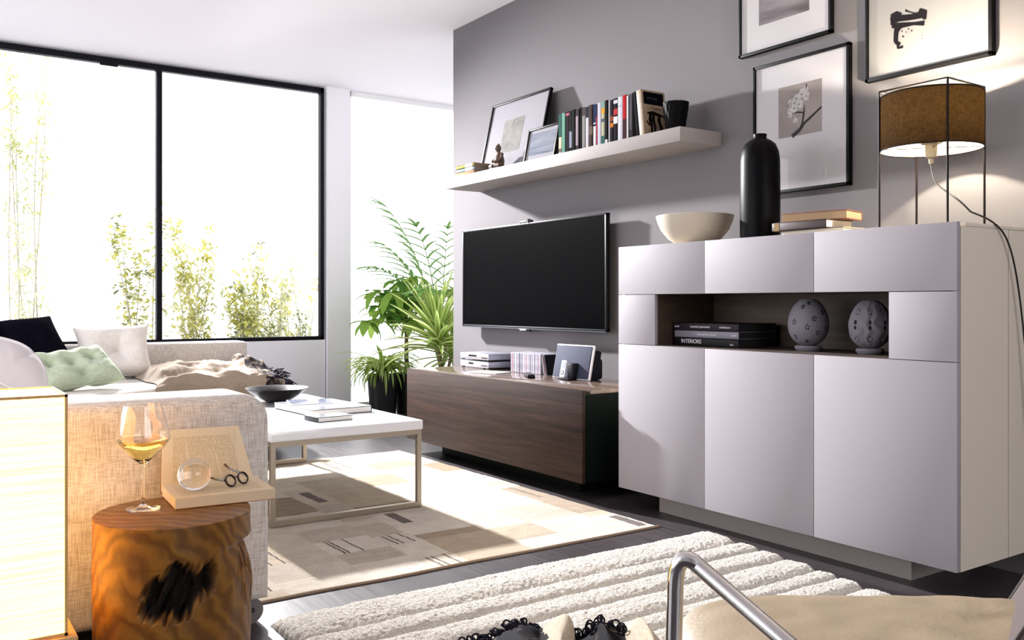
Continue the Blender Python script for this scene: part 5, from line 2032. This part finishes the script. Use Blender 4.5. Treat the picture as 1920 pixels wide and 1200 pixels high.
# variegated dragon plant behind the bench
s3 = thing('dragon_plant', 'spiky yellow edged dragon plant rising behind the bench', 'plant', (3.78, 6.62, 0))
pot(s3, 3.80, 6.62, 0.12, 0.15, 0.38)
mb = MB()
mb.tube([(3.80, 6.62, 0.35), (3.79, 6.62, 0.56), (3.775, 6.62, 0.74)], 0.016, 10).tube([(3.84, 6.60, 0.35), (3.88, 6.6, 0.5), (3.9, 6.6, 0.58)], 0.014, 10)
build('stem', mb, M_stem, s3)
mb = MB()
for i in range(78):
    t = i / 78
    az = i * 2.4
    b0 = (3.785 - 0.01 * t, 6.62, 0.60 + 0.16 * t)
    blade(mb, b0, az, 0.05 + 1.35 * t + random.uniform(-.1, .1), random.uniform(0.48, 0.68) * (1 - 0.15 * t), 0.046, random.uniform(0.2, 0.9) * (1 - t * 0.5), 8, 0, 1)
for i in range(40):
    t = i / 40
    blade(mb, (3.9, 6.6, 0.50 + 0.1 * t), i * 2.4 + 1, 0.0 + 1.3 * t, random.uniform(0.34, 0.5), 0.04, random.uniform(0.3, 1.0), 8, 0, 1)
build('leaves', mb, [LG, LV], s3, angle=180)
# tall palm
s4 = thing('palm', 'tall feathery palm rising above the other potted plants', 'plant', (4.10, 7.12, 0))
pot(s4, 4.14, 7.20, 0.13, 0.16, 0.38)
mb = MB()
mf_ = MB()
for (az, el, ln, dr) in ((2.6, 1.42, 1.62, 0.35), (2.2, 1.35, 1.35, 0.5), (3.3, 1.25, 1.25, 0.7), (0.4, 1.3, 1.35, 0.5), (5.4, 1.3, 1.3, 0.6), (4.0, 1.15, 1.15, 0.8), (1.5, 1.2, 1.2, 0.7), (0.9, 1.45, 1.45, 0.4), (3.8, 1.4, 1.45, 0.5), (5.0, 1.1, 1.1, 0.8)):
    p = Vector((4.14, 7.2, 0.36))
    e_ = el
    pts = [p.copy()]
    for i in range(16):
        p = p + Vector((cos(e_) * cos(az), cos(e_) * sin(az), sin(e_))) * ln / 16
        e_ -= dr * (i / 16) * 0.22
        pts.append(p.copy())
        if i > 7:
            t = (i - 7) / 9
            for sd in (-1, 1):
                blade(mf_, p, az + sd * (1.25 - 0.75 * t), e_ * 0.45 + 0.1, 0.40 * (1 - 0.45 * t), 0.034, 0.7, 5, 0)
    blade(mf_, p, az, e_ * 0.8, 0.24, 0.034, 0.5, 5, 0)
    mb.tube(pts, [0.009 - 0.006 * k / 16 for k in range(17)], 6)
build('stalks', mb, mat('palm_stalk', '#88a060', 0.7), s4)
build('fronds', mf_, LP, s4, angle=180)

# ================================================================== PLANTS OUTDOORS
OL = [leafmat('garden_leaf_yellow', '#c3c272', '#d2d082', 0.5), leafmat('garden_leaf_pale', '#c8cfae', '#d5dbb9', 0.5), leafmat('garden_leaf_dark', '#848b69', '#979f76', 0.4)]
M_bst = mat('garden_stem', '#b3ad9c', 0.9)


def bush(name, label, x, y, top, stems, spread, nleaf, lw, ll, z_lo=0.0, mats_w=(6, 3, 1), seed=1, cat='plant', lean=0.0):
    random.seed(seed)
    root = thing(name, label, cat, (x, y, -0.06))
    mb, ml = MB(), MB()
    for s in range(stems):
        bx = x + random.uniform(-spread, spread) * 0.35
        by = y + random.uniform(-spread, spread) * 0.35
        h = top * random.uniform(0.72, 1.0)
        tx = bx + random.uniform(-spread, spread) * 0.65 + lean
        ty = by + random.uniform(-spread, spread) * 0.4
        pts = []
        for i in range(9):
            t = i / 8
            pts.append(Vector((bx + (tx - bx) * t ** 1.5 + 0.03 * sin(5 * t + s), by + (ty - by) * t, -0.06 + (h + 0.06) * t)))
        mb.tube(pts, [0.009 * (1 - 0.7 * i / 8) for i in range(9)], 6)
        for i in range(nleaf // stems):
            t = random.uniform(max(0.12, z_lo), 1.0)
            q = pts[0].lerp(pts[-1], t)
            k = min(7, int(t * 8))
            q = pts[k].lerp(pts[k + 1], t * 8 - k)
            az = random.uniform(0, 2 * pi)
            rr0 = random.uniform(0.02, 0.30) * spread * (1.25 - t * 0.6)
            q2 = q + Vector((cos(az) * rr0, sin(az) * rr0, random.uniform(0.0, 0.16)))
            if i % 4 == 0:
                mb.tube([q, q2], [0.0025, 0.0012], 4)
            mi = random.choices((0, 1, 2), mats_w)[0]
            for j in range(4):
                blade(ml, q2 + Vector((random.uniform(-.03, .03), random.uniform(-.03, .03), random.uniform(-.03, .03))), az + random.uniform(-1.2, 1.2), random.uniform(-0.5, 0.8), random.uniform(0.6, 1.1) * ll, lw, random.uniform(0.3, 1.0), 3, mi, shape='oval', fold=0.1)
    build('stems', mb, M_bst, root)
    build('leaves', ml, OL, root, angle=180)


bush('bamboo', 'tall thin bamboo outside the left part of the wide window', 0.98, 9.6, 3.55, 5, 0.42, 620, 0.018, 0.11, seed=3, mats_w=(3, 6, 0))
bush('bamboo', 'second tall bamboo at the left edge of the wide window', 0.52, 9.9, 3.5, 4, 0.35, 300, 0.018, 0.10, seed=5, mats_w=(3, 6, 1))
bush('garden_shrub', 'tall leafy shrub outside, just left of the window post', 1.97, 9.6, 1.95, 4, 0.42, 300, 0.042, 0.075, seed=12, mats_w=(7, 3, 1))
bush('garden_shrub', 'yellow green shrub outside, just right of the window post', 2.58, 9.6, 1.86, 6, 0.50, 420, 0.030, 0.12, seed=17, mats_w=(8, 2, 0))
bush('garden_shrub', 'low bushy shrub outside in the middle of the right window pane', 3.02, 9.5, 1.35, 6, 0.45, 380, 0.032, 0.13, seed=19, mats_w=(7, 3, 1))
bush('garden_shrub', 'thin yellow shrub outside, behind the low one near the right window edge', 3.45, 9.8, 1.66, 5, 0.40, 300, 0.028, 0.11, seed=23, mats_w=(7, 3, 1))
bush('garden_shrub', 'faint pale shrub outside at the right edge of the wide window', 3.92, 10.2, 1.66, 5, 0.40, 240, 0.028, 0.09, seed=29, mats_w=(3, 7, 0))
bush('garden_shrub', 'dark small leaved low plant outside above the right window sill', 3.25, 9.0, 0.86, 9, 0.42, 420, 0.02, 0.045, seed=31, mats_w=(2, 3, 6), z_lo=0.5)
